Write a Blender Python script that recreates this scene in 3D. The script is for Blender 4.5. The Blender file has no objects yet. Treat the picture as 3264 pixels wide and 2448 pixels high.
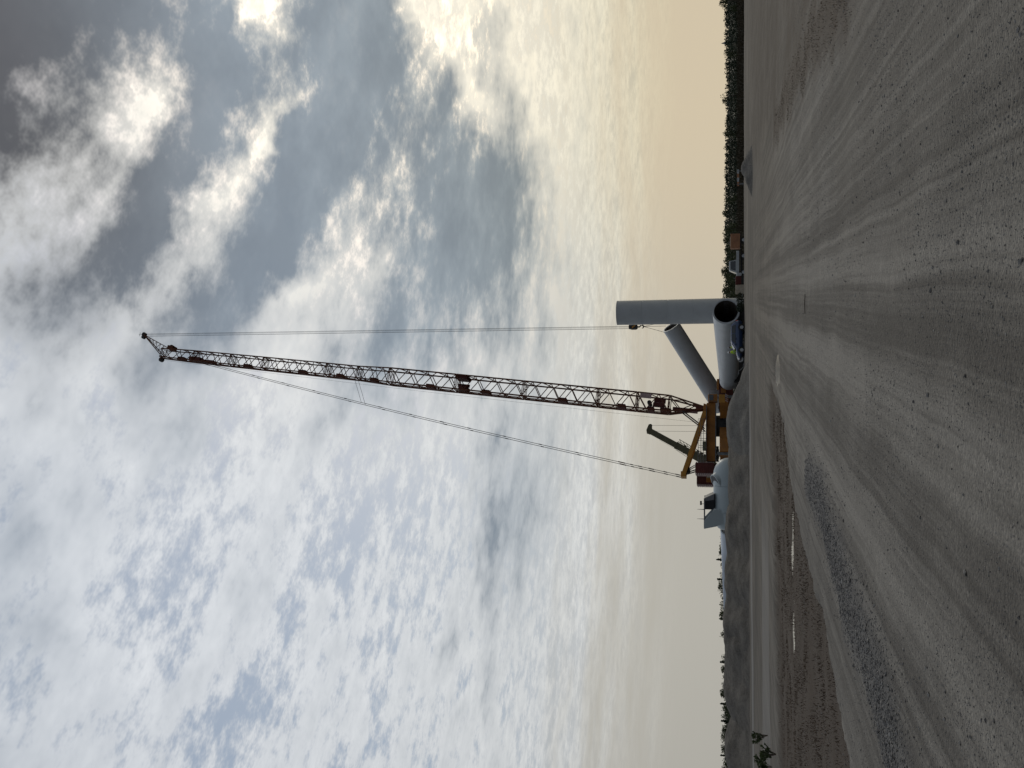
import bpy, bmesh, math, random
from mathutils import Vector, Matrix, noise as mnoise

scene = bpy.context.scene
COL = scene.collection
RAD = math.radians

# ------------------------------------------------------------------ camera
EYE = 1.65
PITCH = RAD(14.02)
cam_d = bpy.data.cameras.new('camera')
cam = bpy.data.objects.new('camera', cam_d)
COL.objects.link(cam)
cam_d.sensor_fit = 'HORIZONTAL'
cam_d.sensor_width = 36.0
cam_d.lens = 30.22
cam_d.clip_end = 40000
cam_d.clip_start = 0.1
_c, _s = math.cos(PITCH), math.sin(PITCH)
# the photograph was taken with the phone held upright and is stored lying on its side
cam.matrix_world = Matrix(((0, 1, 0, 0), (_s, 0, -_c, 0), (-_c, 0, -_s, EYE), (0, 0, 0, 1)))
scene.camera = cam

scene.view_settings.view_transform = 'Standard'
scene.view_settings.look = 'None'
scene.view_settings.exposure = 0.0
scene.view_settings.gamma = 1.0
scene.view_settings.use_curve_mapping = False

# ------------------------------------------------------------------ node expression helper
class X:
    """A float socket with operators that add Math nodes."""
    def __init__(self, nt, s): self.nt, self.s = nt, s
    def _m(self, op, *a, clamp=False):
        n = self.nt.nodes.new('ShaderNodeMath'); n.operation = op; n.use_clamp = clamp
        for i, v in enumerate((self,) + a):
            if isinstance(v, X): self.nt.links.new(v.s, n.inputs[i])
            else: n.inputs[i].default_value = v
        return X(self.nt, n.outputs[0])
    def __add__(self, o): return self._m('ADD', o)
    __radd__ = __add__
    def __sub__(self, o): return self._m('SUBTRACT', o)
    def __rsub__(self, o): return (self * -1.0) + o
    def __mul__(self, o): return self._m('MULTIPLY', o)
    __rmul__ = __mul__
    def __truediv__(self, o): return self._m('DIVIDE', o)
    def max(self, o): return self._m('MAXIMUM', o)
    def min(self, o): return self._m('MINIMUM', o)
    def pow(self, o): return self._m('POWER', o)
    def exp(self): return self._m('EXPONENT')
    def clamp(self): return self._m('ADD', 0.0, clamp=True)
    def step(self, a, b, lo=0.0, hi=1.0):
        n = self.nt.nodes.new('ShaderNodeMapRange'); n.interpolation_type = 'SMOOTHSTEP'
        self.nt.links.new(self.s, n.inputs[0])
        for i, v in zip((1, 2, 3, 4), (a, b, lo, hi)): n.inputs[i].default_value = v
        return X(self.nt, n.outputs[0])

def xyz(nt, x, y, z=0.0):
    n = nt.nodes.new('ShaderNodeCombineXYZ')
    for i, v in enumerate((x, y, z)):
        if isinstance(v, X): nt.links.new(v.s, n.inputs[i])
        else: n.inputs[i].default_value = v
    return n.outputs[0]

def split(nt, vec):
    n = nt.nodes.new('ShaderNodeSeparateXYZ'); nt.links.new(vec, n.inputs[0])
    return [X(nt, o) for o in n.outputs]

def noise(nt, vec, scale, detail=5.0, rough=0.55, dist=0.0, lac=2.0):
    n = nt.nodes.new('ShaderNodeTexNoise'); nt.links.new(vec, n.inputs['Vector'])
    n.inputs['Scale'].default_value = scale; n.inputs['Detail'].default_value = detail
    n.inputs['Roughness'].default_value = rough; n.inputs['Distortion'].default_value = dist
    n.inputs['Lacunarity'].default_value = lac
    return X(nt, n.outputs['Fac'])

def voro(nt, vec, scale, feature='F1', rand=1.0):
    n = nt.nodes.new('ShaderNodeTexVoronoi'); n.feature = feature
    nt.links.new(vec, n.inputs['Vector']); n.inputs['Scale'].default_value = scale
    n.inputs['Randomness'].default_value = rand
    return n

def mix(nt, fac, a, b, mode='MIX'):
    n = nt.nodes.new('ShaderNodeMix'); n.data_type = 'RGBA'; n.blend_type = mode; n.clamp_factor = True
    for sock, v in ((n.inputs[0], fac), (n.inputs[6], a), (n.inputs[7], b)):
        if isinstance(v, X): nt.links.new(v.s, sock)
        elif isinstance(v, (tuple, list)): sock.default_value = tuple(v) + (1.0,) if len(v) == 3 else v
        elif isinstance(v, (int, float)): sock.default_value = v
        else: nt.links.new(v, sock)
    return n.outputs[2]

# ------------------------------------------------------------------ sun (behind cloud, ahead and to the right)
SUN_AZ, SUN_EL = RAD(25), RAD(27)
sd = bpy.data.lights.new('sun', 'SUN'); sd.energy = 0.7; sd.angle = RAD(18); sd.color = (1.0, 0.93, 0.80)
sun = bpy.data.objects.new('sun', sd); COL.objects.link(sun)
sun_dir = Vector((math.sin(SUN_AZ) * math.cos(SUN_EL), math.cos(SUN_AZ) * math.cos(SUN_EL), math.sin(SUN_EL)))
sun.rotation_euler = (-sun_dir).to_track_quat('-Z', 'Y').to_euler()
sun.location = (60, 60, 120)

# ------------------------------------------------------------------ sky: Nishita above a broken layer of cloud
world = bpy.data.worlds.new('World'); scene.world = world; world.use_nodes = True
def build_sky():
    nt = world.node_tree; nt.nodes.clear()
    out = nt.nodes.new('ShaderNodeOutputWorld'); bg = nt.nodes.new('ShaderNodeBackground')
    nt.links.new(bg.outputs[0], out.inputs[0])
    sky = nt.nodes.new('ShaderNodeTexSky'); sky.sky_type = 'NISHITA'; sky.sun_disc = False
    sky.sun_elevation = SUN_EL; sky.sun_rotation = SUN_AZ; sky.dust_density = 3.0
    clear = mix(nt, 1.0, sky.outputs[0], (0.09, 0.09, 0.09), 'MULTIPLY')
    tc = nt.nodes.new('ShaderNodeTexCoord'); d = tc.outputs['Generated']
    x, y, z = split(nt, d)
    k = 57.29578
    az = x._m('ARCTAN2', y) * k
    el = z.min(1.0).max(-1.0)._m('ARCSINE') * k
    # the cloud layer: a flat sheet overhead, seen in perspective
    den = z.max(0.0) + 0.07
    px, py = x / den, y / den
    # cloud streets run away to the right
    ca, sa = math.cos(RAD(50)), math.sin(RAD(50))
    along = px * sa + py * ca
    across = px * ca - py * sa
    Q = xyz(nt, along * 0.5, across, 3.1)
    big = noise(nt, Q, 1.5, 3, 0.55) - 0.5
    mid = noise(nt, xyz(nt, along * 0.80, across, 5.0), 4.8, 4, 0.60) - 0.5
    puff = noise(nt, xyz(nt, along * 0.8, across, 9.0), 14.0, 4.0, 0.74) - 0.5
    # ragged edges of the large masses, in degrees
    wn = nt.nodes.new('ShaderNodeTexNoise'); nt.links.new(d, wn.inputs['Vector'])
    wn.inputs['Scale'].default_value = 9.0; wn.inputs['Detail'].default_value = 4; wn.inputs['Roughness'].default_value = 0.62
    w1, w2, w3 = split(nt, wn.outputs['Color'])
    a = az + (w1 - 0.5) * 7.5
    e = el + (w2 - 0.5) * 5.5
    def blobs(lst):
        t = None
        for w, a0, e0, s1, s2, rot in lst:
            cr, sr = math.cos(RAD(rot)), math.sin(RAD(rot))
            da, de = a - a0, e - e0
            u = da * (cr / s1) + de * (sr / s1)
            v = de * (cr / s2) - da * (sr / s2)
            g = ((u * u + v * v) * -1.0).exp() * w
            t = g if t is None else t + g
        return t
    dark = blobs([
        #  w    az   el   s1   s2  rot
        (1.05, 13, 15.4, 10.5, 3.6, 6),
        (0.85, 8.0, 20.0, 8.0, 3.8, -20),
        (0.85, 24, 22.5, 9.0, 3.4, -8),
        (1.15, 16, 26.3, 11.0, 2.8, -28),
        (1.00, 21, 31.8, 8.0, 2.6, -30),
        (1.80, 30, 42.5, 11.0, 6.5, -24),
        (0.70, 27, 33.0, 5.0, 4.0, 0),
        (0.55, 13, 36.5, 8.0, 2.4, -32),
        (0.55, 5.0, 32.5, 6.0, 2.2, -32),
        (0.45, 9, 41.0, 8.0, 2.4, -25),
        (0.60, -9, 13.4, 8.0, 2.8, -6),
        (0.40, -14, 43.5, 9.0, 3.0, 0),
        (0.45, -27, 44.0, 8.0, 4.0, 0),
        (0.40, 1.0, 37.0, 6.0, 2.4, -35),
        (0.45, 1.0, 21.5, 5.0, 2.6, -35),
        (0.35, -4.0, 34.0, 5.0, 2.2, -25),
    ])
    light = blobs([
        (1.7, 26.0, 28.3, 1.2, 1.4, 0),
        (0.95, 19.0, 28.0, 2.6, 0.7, -42),
        (1.6, 25.0, 17.0, 2.8, 1.5, 0),
        (1.1, 19.5, 15.6, 2.4, 1.4, 15),
        (0.9, 20.5, 35.5, 3.2, 1.3, -30),
        (0.55, 14, 32.5, 3.0, 0.8, -45),
        (0.6, 6.0, 29.0, 3.6, 1.1, -40),
        (0.7, 8.5, 22.3, 2.2, 1.0, -30),
        (0.5, 13.0, 39.3, 5.0, 0.8, -28),
        (0.9, 24.0, 11.8, 9.0, 1.5, 4),
    ])
    right = az.step(-10, 18)
    up = el.step(5, 16)
    hi_right = az.step(-4, 14) * el.step(14, 24)
    T = dark - light * 0.75 + (big * 1.1 + mid * 2.3) * (0.4 + up * 0.5) + puff * (0.75 + hi_right * 0.9) * up + hi_right * 0.22
    D = T.step(-0.15, 1.1)
    # sun glow through the cloud
    sv = nt.nodes.new('ShaderNodeVectorMath'); sv.operation = 'DOT_PRODUCT'
    nt.links.new(d, sv.inputs[0]); sv.inputs[1].default_value = sun_dir
    ang = X(nt, sv.outputs['Value']).min(1.0).max(-1.0)._m('ARCCOSINE') * k
    glow = (ang * ang * (-1.0 / (16.0 * 16.0))).exp()
    away = ang.step(32, 105)
    # bright cloud, lit from behind near the sun
    bright = mix(nt, glow, (0.66, 0.69, 0.735), (1.00, 0.955, 0.86))
    bright = mix(nt, away * 0.9, bright, (0.15, 0.17, 0.20))
    # blue-grey openings between the small puffs
    gapn = puff * 0.9 + mid * 0.75 + big * 0.55
    gap = gapn.step(0.02, -0.22) * el.step(7, 17) * (1.0 - glow * 0.5)
    blue = mix(nt, 0.5, (0.31, 0.42, 0.57), clear)
    lit = mix(nt, 1.0, bright, mix(nt, gapn.step(-0.25, 0.25), (0.80, 0.82, 0.85), (1.22, 1.21, 1.19)), 'MULTIPLY')
    rim = T.step(-0.35, 0.0) * T.step(0.22, 0.05) * glow * 0.42
    lit = mix(nt, rim, lit, (1.25, 1.20, 1.08))
    veil = mix(nt, gap * 0.72, lit, blue)
    # shaded underside of the thick cloud
    dk = mix(nt, el.step(27, 43) * right, (0.235, 0.29, 0.36), (0.075, 0.08, 0.095))
    dk = mix(nt, 1.0, dk, mix(nt, (mid + big * 0.8).step(-0.22, 0.22), (1.25, 1.23, 1.2), (0.86, 0.87, 0.89)), 'MULTIPLY')
    dk = mix(nt, away, dk, (0.09, 0.10, 0.12))
    colr = mix(nt, D * 0.95, veil, dk)
    # pale dusty light low down, warm below the sun
    elp = el.max(0.0)
    low2 = (elp * (-1.0 / 13.0)).exp()
    warm = mix(nt, right, (0.475, 0.455, 0.40), (0.64, 0.545, 0.395))
    warm = mix(nt, away, warm, (0.18, 0.19, 0.20))
    tint = mix(nt, (low2 * (0.55 + right * 0.75) * (1.0 - away)).clamp(), (1.0, 1.0, 1.0), (1.0, 0.88, 0.60))
    colr = mix(nt, 1.0, colr, tint, 'MULTIPLY')
    # streaks and the edge of the sheet low in the sky
    S = xyz(nt, az * 0.07 + el * 0.03, el * 0.7, 4.0)
    band = noise(nt, S, 1.0, 4, 0.58) - 0.5
    edge = (el + az * 0.09 + (w2 - 0.5) * 2.5 + band * 5.0)
    haze = edge.step(10.0, 4.6) * 0.66 + el.step(9.0, 2.0) * 0.32
    haze = (haze - band * 1.3 * el.step(2.5, 6.0) * el.step(13.0, 8.0)).clamp()
    colr = mix(nt, haze, colr, warm)
    nt.links.new(colr, bg.inputs['Color'])
    bg.inputs['Strength'].default_value = 1.0
    world.cycles.sampling_method = 'MANUAL'; world.cycles.sample_map_resolution = 256
build_sky()

# ------------------------------------------------------------------ helpers
rnd = random.Random(7)

def ss(a, b, t):
    t = (t - a) / (b - a); t = 0.0 if t < 0 else 1.0 if t > 1 else t
    return t * t * (3 - 2 * t)

def n3(x, y, s, z=0.0): return mnoise.noise((x / s, y / s, z))

class MB:
    """Collects simple shapes; build() links them as one mesh object."""
    def __init__(self): self.v, self.f, self.m = [], [], []
    def add(self, vs, fs, mi=0):
        o = len(self.v); self.v += [tuple(p) for p in vs]
        self.f += [tuple(i + o for i in q) for q in fs]; self.m += [mi] * len(fs); return self
    def box(self, c, s, M=None, mi=0, taper=1.0):
        hx, hy, hz = s[0] / 2, s[1] / 2, s[2] / 2
        vs = []
        for z in (-1, 1):
            k = taper if z > 0 else 1.0
            for x, y in ((-1, -1), (1, -1), (1, 1), (-1, 1)):
                p = Vector((x * hx * k, y * hy * k, z * hz))
                if M is not None: p = M @ p
                vs.append(Vector(c) + p)
        return self.add(vs, [(0, 3, 2, 1), (4, 5, 6, 7), (0, 1, 5, 4), (1, 2, 6, 5), (2, 3, 7, 6), (3, 0, 4, 7)], mi)
    def bbox(self, c, s, b=0.03, mi=0):
        """box with chamfered vertical and top edges"""
        hx, hy, hz = s[0] / 2, s[1] / 2, s[2] / 2
        rings = []
        for z, k in ((-hz, 0), (hz - b, 0), (hz, b)):
            rings.append([(c[0] + x, c[1] + y, c[2] + z) for x, y in
                ((-hx + b + k, -hy + k), (hx - b - k, -hy + k), (hx - k, -hy + b + k), (hx - k, hy - b - k),
                 (hx - b - k, hy - k), (-hx + b + k, hy - k), (-hx + k, hy - b - k), (-hx + k, -hy + b + k))])
        return self.loft(rings, mi=mi)
    def bar(self, p0, p1, w, h=None, mi=0):
        """square bar from p0 to p1"""
        p0, p1 = Vector(p0), Vector(p1); d = p1 - p0; L = d.length
        q = d.to_track_quat('Z', 'Y').to_matrix()
        return self.box((p0 + p1) / 2, (w, h or w, L), q, mi)
    def tube(self, pts, r, n=6, caps=True, mi=0):
        pts = [Vector(p) for p in pts]; rs = r if isinstance(r, (list, tuple)) else [r] * len(pts)
        rings = []
        for i, p in enumerate(pts):
            d = (pts[min(i + 1, len(pts) - 1)] - pts[max(i - 1, 0)]).normalized()
            M = d.to_track_quat('Z', 'Y').to_matrix()
            rings.append([p + M @ Vector((rs[i] * math.cos(2 * math.pi * j / n), rs[i] * math.sin(2 * math.pi * j / n), 0)) for j in range(n)])
        return self.loft(rings, caps, mi)
    def loft(self, rings, caps=True, mi=0):
        n = len(rings[0]); vs = [p for R in rings for p in R]; fs = []
        for i in range(len(rings) - 1):
            for j in range(n):
                k = (j + 1) % n
                fs.append((i * n + j, i * n + k, (i + 1) * n + k, (i + 1) * n + j))
        if caps:
            fs.append(tuple(reversed(range(n)))); fs.append(tuple((len(rings) - 1) * n + j for j in range(n)))
        return self.add(vs, fs, mi)
    def prism(self, pts, axis, a, b, mi=0):
        """outline pts extruded along axis (0,1,2) from a to b"""
        def P(p, t):
            q = [p[0], p[1]]; q.insert(axis, t); return tuple(q)
        return self.loft([[P(p, a) for p in pts], [P(p, b) for p in pts]], True, mi)
    def build(self, name, mat=None, parent=None, smooth=False):
        me = bpy.data.meshes.new(name); me.from_pydata(self.v, [], self.f)
        bm = bmesh.new(); bm.from_mesh(me); bmesh.ops.recalc_face_normals(bm, faces=bm.faces); bm.to_mesh(me); bm.free()
        if mat is not None:
            for q in (mat if isinstance(mat, (list, tuple)) else [mat]): me.materials.append(q)
            if any(self.m): me.polygons.foreach_set('material_index', self.m)
        if smooth: me.polygons.foreach_set('use_smooth', [True] * len(me.polygons))
        o = bpy.data.objects.new(name, me); COL.objects.link(o)
        if parent is not None: o.parent = parent
        return o

def smooth_by_angle(o, deg=35):
    me = o.data
    bm = bmesh.new(); bm.from_mesh(me)
    for f in bm.faces: f.smooth = True
    for e in bm.edges:
        if len(e.link_faces) == 2 and e.calc_face_angle(0) > RAD(deg): e.smooth = False
    bm.to_mesh(me); bm.free(); return o

def thing(name, label, cat, loc=(0, 0, 0), rz=0.0, group=None):
    o = bpy.data.objects.new(name, None); COL.objects.link(o)
    o.location = loc; o.rotation_euler = (0, 0, rz); o.empty_display_size = 0.3
    tag(o, label, cat, group); return o

def tag(o, label, cat, group=None):
    o['label'] = label; o['category'] = cat
    if group: o['group'] = group
    return o

def kind(o, k): o['kind'] = k; return o

def copy_tree(o, parent=None):
    c = o.copy(); COL.objects.link(c)
    if parent is not None: c.parent = parent
    for ch in list(o.children): copy_tree(ch, c)
    return c

# ------------------------------------------------------------------ materials
def mat(name, col, rough=0.6, metal=0.0, var=0.18, vs=3.0, bump=0.0, bs=30.0, spec=0.5, dirt=None, dirt_amt=0.0, coat=0.0):
    m = bpy.data.materials.new(name); m.use_nodes = True; nt = m.node_tree
    b = nt.nodes['Principled BSDF']
    b.inputs['Roughness'].default_value = rough; b.inputs['Metallic'].default_value = metal
    b.inputs['Specular IOR Level'].default_value = spec; b.inputs['Coat Weight'].default_value = coat
    tc = nt.nodes.new('ShaderNodeTexCoord'); P = tc.outputs['Object']
    nz = noise(nt, P, vs, 4, 0.6)
    c = mix(nt, nz.step(0.3, 0.7), tuple(k * (1 - var) for k in col), tuple(min(1, k * (1 + var)) for k in col))
    if dirt is not None:
        dn = noise(nt, P, vs * 0.6 + 0.4, 6, 0.7)
        c = mix(nt, dn.step(0.52, 0.75) * dirt_amt, c, dirt)
    nt.links.new(c, b.inputs['Base Color'])
    if bump:
        bn = nt.nodes.new('ShaderNodeBump'); bn.inputs['Strength'].default_value = bump; bn.inputs['Distance'].default_value = 0.03
        nt.links.new(noise(nt, P, bs, 4, 0.6).s, bn.inputs['Height']); nt.links.new(bn.outputs[0], b.inputs['Normal'])
    return m

M_TOWER = mat('tower_paint', (0.42, 0.44, 0.445), 0.42, var=0.05, vs=0.6, dirt=(0.31, 0.31, 0.30), dirt_amt=0.3)
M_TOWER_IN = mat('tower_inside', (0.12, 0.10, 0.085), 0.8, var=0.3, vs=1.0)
M_FLANGE = mat('flange_steel', (0.22, 0.22, 0.22), 0.5, 0.3)
M_RED = mat('crane_red', (0.090, 0.022, 0.017), 0.7, spec=0.3, var=0.25, vs=0.7, dirt=(0.06, 0.03, 0.02), dirt_amt=0.5)
M_BOOM = mat('boom_red', (0.115, 0.043, 0.023), 0.8, spec=0.2, var=0.25, vs=0.5, dirt=(0.06, 0.035, 0.02), dirt_amt=0.4)
M_YEL = mat('crane_yellow', (0.27, 0.105, 0.012), 0.65, var=0.2, vs=0.8, dirt=(0.16, 0.07, 0.02), dirt_amt=0.6)
M_YEL2 = mat('mast_yellow', (0.40, 0.18, 0.017), 0.6, var=0.15, vs=0.8, dirt=(0.22, 0.1, 0.02), dirt_amt=0.4)
M_PINK = mat('stripe_white', (0.36, 0.26, 0.25), 0.6)
M_DARK = mat('dark_steel', (0.022, 0.021, 0.020), 0.6, 0.2)
M_STEEL = mat('grey_steel', (0.16, 0.165, 0.17), 0.5, 0.4)
M_GRAT = mat('grating', (0.10, 0.105, 0.11), 0.6, 0.3)
M_ROPE = mat('wire_rope', (0.035, 0.032, 0.03), 0.6, 0.3)
M_OLIVE = mat('telescopic_boom_paint', (0.100, 0.090, 0.045), 0.55, var=0.25, vs=0.8, dirt=(0.04, 0.035, 0.02), dirt_amt=0.5)
M_TYRE = mat('tyre', (0.018, 0.018, 0.018), 0.85)
M_RIM = mat('rim', (0.42, 0.43, 0.44), 0.4, 0.3)
M_GLASS = mat('dark_glass', (0.02, 0.025, 0.03), 0.06, 0.0, spec=0.8)
M_NAC = mat('nacelle_gelcoat', (0.35, 0.40, 0.41), 0.38, var=0.04, vs=0.5, dirt=(0.36, 0.38, 0.37), dirt_amt=0.35)
M_BLADE = mat('blade_gelcoat', (0.50, 0.55, 0.61), 0.38, var=0.04, vs=0.4)
M_BLACK = mat('radiator_and_shade_black', (0.012, 0.014, 0.017), 0.6)  # radiator colour, also the painted shade of the blade root holes
M_BLUE = mat('blue_car_paint', (0.010, 0.030, 0.085), 0.22, 0.2, var=0.1, coat=0.6)
M_WHITE = mat('white_paint', (0.40, 0.42, 0.42), 0.4, var=0.07, dirt=(0.35, 0.33, 0.30), dirt_amt=0.4)
M_ORANGE = mat('orange_paint', (0.34, 0.16, 0.08), 0.7, var=0.15, dirt=(0.25, 0.12, 0.06), dirt_amt=0.4)
M_BEIGE = mat('beige_paint', (0.40, 0.34, 0.26), 0.6)
M_REDLAMP = mat('red_lamp', (0.45, 0.02, 0.02), 0.3)
M_BARK = mat('bark', (0.06, 0.045, 0.032), 0.9, bump=0.4)
M_VIS = mat('hi_vis_fabric', (0.55, 0.78, 0.05), 0.8, var=0.1)
M_NAVY = mat('dark_cloth', (0.02, 0.022, 0.03), 0.9)
M_SKIN = mat('skin', (0.45, 0.27, 0.19), 0.55)
M_HELM = mat('helmet_white', (0.75, 0.75, 0.72), 0.35)
M_HELMG = mat('helmet_grey', (0.30, 0.30, 0.31), 0.4)
M_HAIR = mat('hair', (0.03, 0.02, 0.015), 0.8)
M_WOOD = mat('timber', (0.12, 0.085, 0.05), 0.8, var=0.3)

def leaf_mat(name, c1, c2, tr=0.25):
    m = bpy.data.materials.new(name); m.use_nodes = True; nt = m.node_tree
    b = nt.nodes['Principled BSDF']; b.inputs['Roughness'].default_value = 0.7; b.inputs['Specular IOR Level'].default_value = 0.25
    tc = nt.nodes.new('ShaderNodeTexCoord')
    nz = noise(nt, tc.outputs['Object'], 0.9, 3, 0.7)
    c = mix(nt, nz.step(0.32, 0.68), c1, c2)
    nt.links.new(c, b.inputs['Base Color'])
    t = nt.nodes.new('ShaderNodeBsdfTranslucent'); nt.links.new(c, t.inputs['Color'])
    ms = nt.nodes.new('ShaderNodeMixShader'); ms.inputs[0].default_value = tr
    nt.links.new(b.outputs[0], ms.inputs[1]); nt.links.new(t.outputs[0], ms.inputs[2])
    nt.links.new(ms.outputs[0], nt.nodes['Material Output'].inputs[0])
    return m
M_NEEDLE = leaf_mat('spruce_needles', (0.016, 0.024, 0.014), (0.034, 0.046, 0.025), 0.10)
M_LEAF = leaf_mat('dark_leaves', (0.024, 0.036, 0.016), (0.065, 0.075, 0.030), 0.2)
M_HEATH = leaf_mat('brown_heath', (0.036, 0.023, 0.014), (0.074, 0.048, 0.028), 0.15)
M_SCRUB = leaf_mat('rusty_scrub', (0.022, 0.019, 0.011), (0.046, 0.036, 0.019), 0.1)
M_WEED = leaf_mat('weed_leaves', (0.025, 0.042, 0.016), (0.075, 0.100, 0.035), 0.25)

# ------------------------------------------------------------------ ground
NEAR_EDGE = [(0.5, 40.0), (-0.1, 35.0), (-0.73, 31.2), (-1.16, 28.1), (-2.22, 25.2), (-3.05, 23.4), (-3.67, 20.4), (-3.97, 17.4), (-4.2, 15.5), (-4.78, 14.1), (-5.01, 13.4), (-5.4, 12.4), (-6.2, 9.0)]
def patch_brown(x, y):
    """low brown growth on the left, between the haul road and the gravel band"""
    xe = None
    for (x0, y0), (x1, y1) in zip(NEAR_EDGE, NEAR_EDGE[1:]):
        if y1 <= y <= y0: xe = x0 + (x1 - x0) * (y0 - y) / (y0 - y1)
    if xe is None: return 0.0
    xe += 0.25 * n3(x, y, 1.3, 4.0) + 0.12 * n3(x, y, 0.4, 9.0)
    far = 38.5 + 0.9 * n3(x, y, 4.0, 2.0) + x * 0.55
    if x > 0.4: return 0.0
    return ss(0.0, 0.35, xe - x) * ss(0.0, 1.2, far - y)
def patch_right(x, y):
    d = 1e9
    c = [(9.6, 34.0), (8.4, 26.0), (7.4, 21.0), (6.9, 18.2), (6.2, 15.6), (5.6, 13.2), (6.0, 11.0)]
    for (x0, y0), (x1, y1) in zip(c, c[1:]):
        dx, dy = x1 - x0, y1 - y0; t = max(0, min(1, ((x - x0) * dx + (y - y0) * dy) / (dx * dx + dy * dy)))
        d = min(d, math.hypot(x - x0 - t * dx, y - y0 - t * dy))
    return 0.8 * ss(1.0, 0.2, d + 0.45 * n3(x, y, 1.3, 7.0) + 0.35 * n3(x, y, 0.4, 1.0))
DARK_C = [(-1.9, 19.0), (-2.1, 16.2), (-2.57, 14.3), (-3.0, 12.3), (-3.2, 10.2), (-3.75, 9.0), (-4.6, 7.0)]
def patch_dark(x, y):
    """a band of coarse dark stone left of the tracks"""
    d = 1e9
    for (x0, y0), (x1, y1) in zip(DARK_C, DARK_C[1:]):
        dx, dy = x1 - x0, y1 - y0; t = max(0, min(1, ((x - x0) * dx + (y - y0) * dy) / (dx * dx + dy * dy)))
        d = min(d, math.hypot(x - x0 - t * dx, y - y0 - t * dy))
    return ss(0.75, 0.2, d + 0.25 * n3(x, y, 0.9, 3.0))
def patch_light(x, y):
    """bare pale lane beyond the growth, and the haul road that crosses in front of the heaps"""
    a = ss(2.0, 0.6, abs(y - (44.5 + x * 0.15) + 0.8 * n3(x, y, 6.0, 5.0)) - 3.2) * ss(-4.0, -9.0, x) * 0.7
    yc = 68.5 + (x + 20) * 0.42 if x < -2 else 76 + (x + 2) * 0.1
    b = ss(1.2, 0.4, abs(y - yc) - 1.6) * ss(8, -6, x)
    return max(a, b)
def road_x(y): return 0.1 * y - 0.6
PUDDLES = [(0.55, 32.3, 0.55, 2.2, 0.11), (-4.9, 26.4, 1.1, 0.55, 0.085), (-7.0, 25.8, 0.9, 0.4, 0.08)]
def gz(x, y):
    z = gz0(x, y)
    if 22 < y < 42 and -11 < x < 2:
        for a, b, rx, ry, dp in PUDDLES:
            d = math.hypot((x - a) / rx, (y - b) / ry)
            if d < 1.5: z -= dp * ss(1.2, 0.5, d + 0.35 * n3(x, y, 0.6, 2.0) + 0.2 * n3(x, y, 0.25, 3.0))
    return z
def gz0(x, y):
    r = math.hypot(x, y)
    z = -0.25 * ss(10, 70, y) - 0.75 * ss(98, 126, y)
    z += -10.5 * ss(138, 320, y) + 3.0 * ss(-20, -120, x) * ss(250, 330, y)
    z += -4.0 * ss(700, 2500, r)
    if r < 140:
        k = ss(140, 90, r)
        z += k * (0.05 * n3(x, y, 7.0) + 0.022 * n3(x, y, 1.7, 3.0))
        if r < 60: z += 0.006 * n3(x, y, 0.45, 6.0)
        b = patch_brown(x, y) if y < 41 else 0.0
        z -= 0.16 * b
        if b > 0.3: z += 0.03 * n3(x, y, 1.8, 8.0)
        if 6 < y < 20 and x < 0: z += 0.06 * patch_dark(x, y)
        if y < 60:                       # shallow ruts worn along the tracks
            q = x - road_x(y)
            z += 0.018 * mnoise.noise((q * 1.6, y * 0.02, 1.0)) * ss(60, 40, y)
    return z

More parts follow.
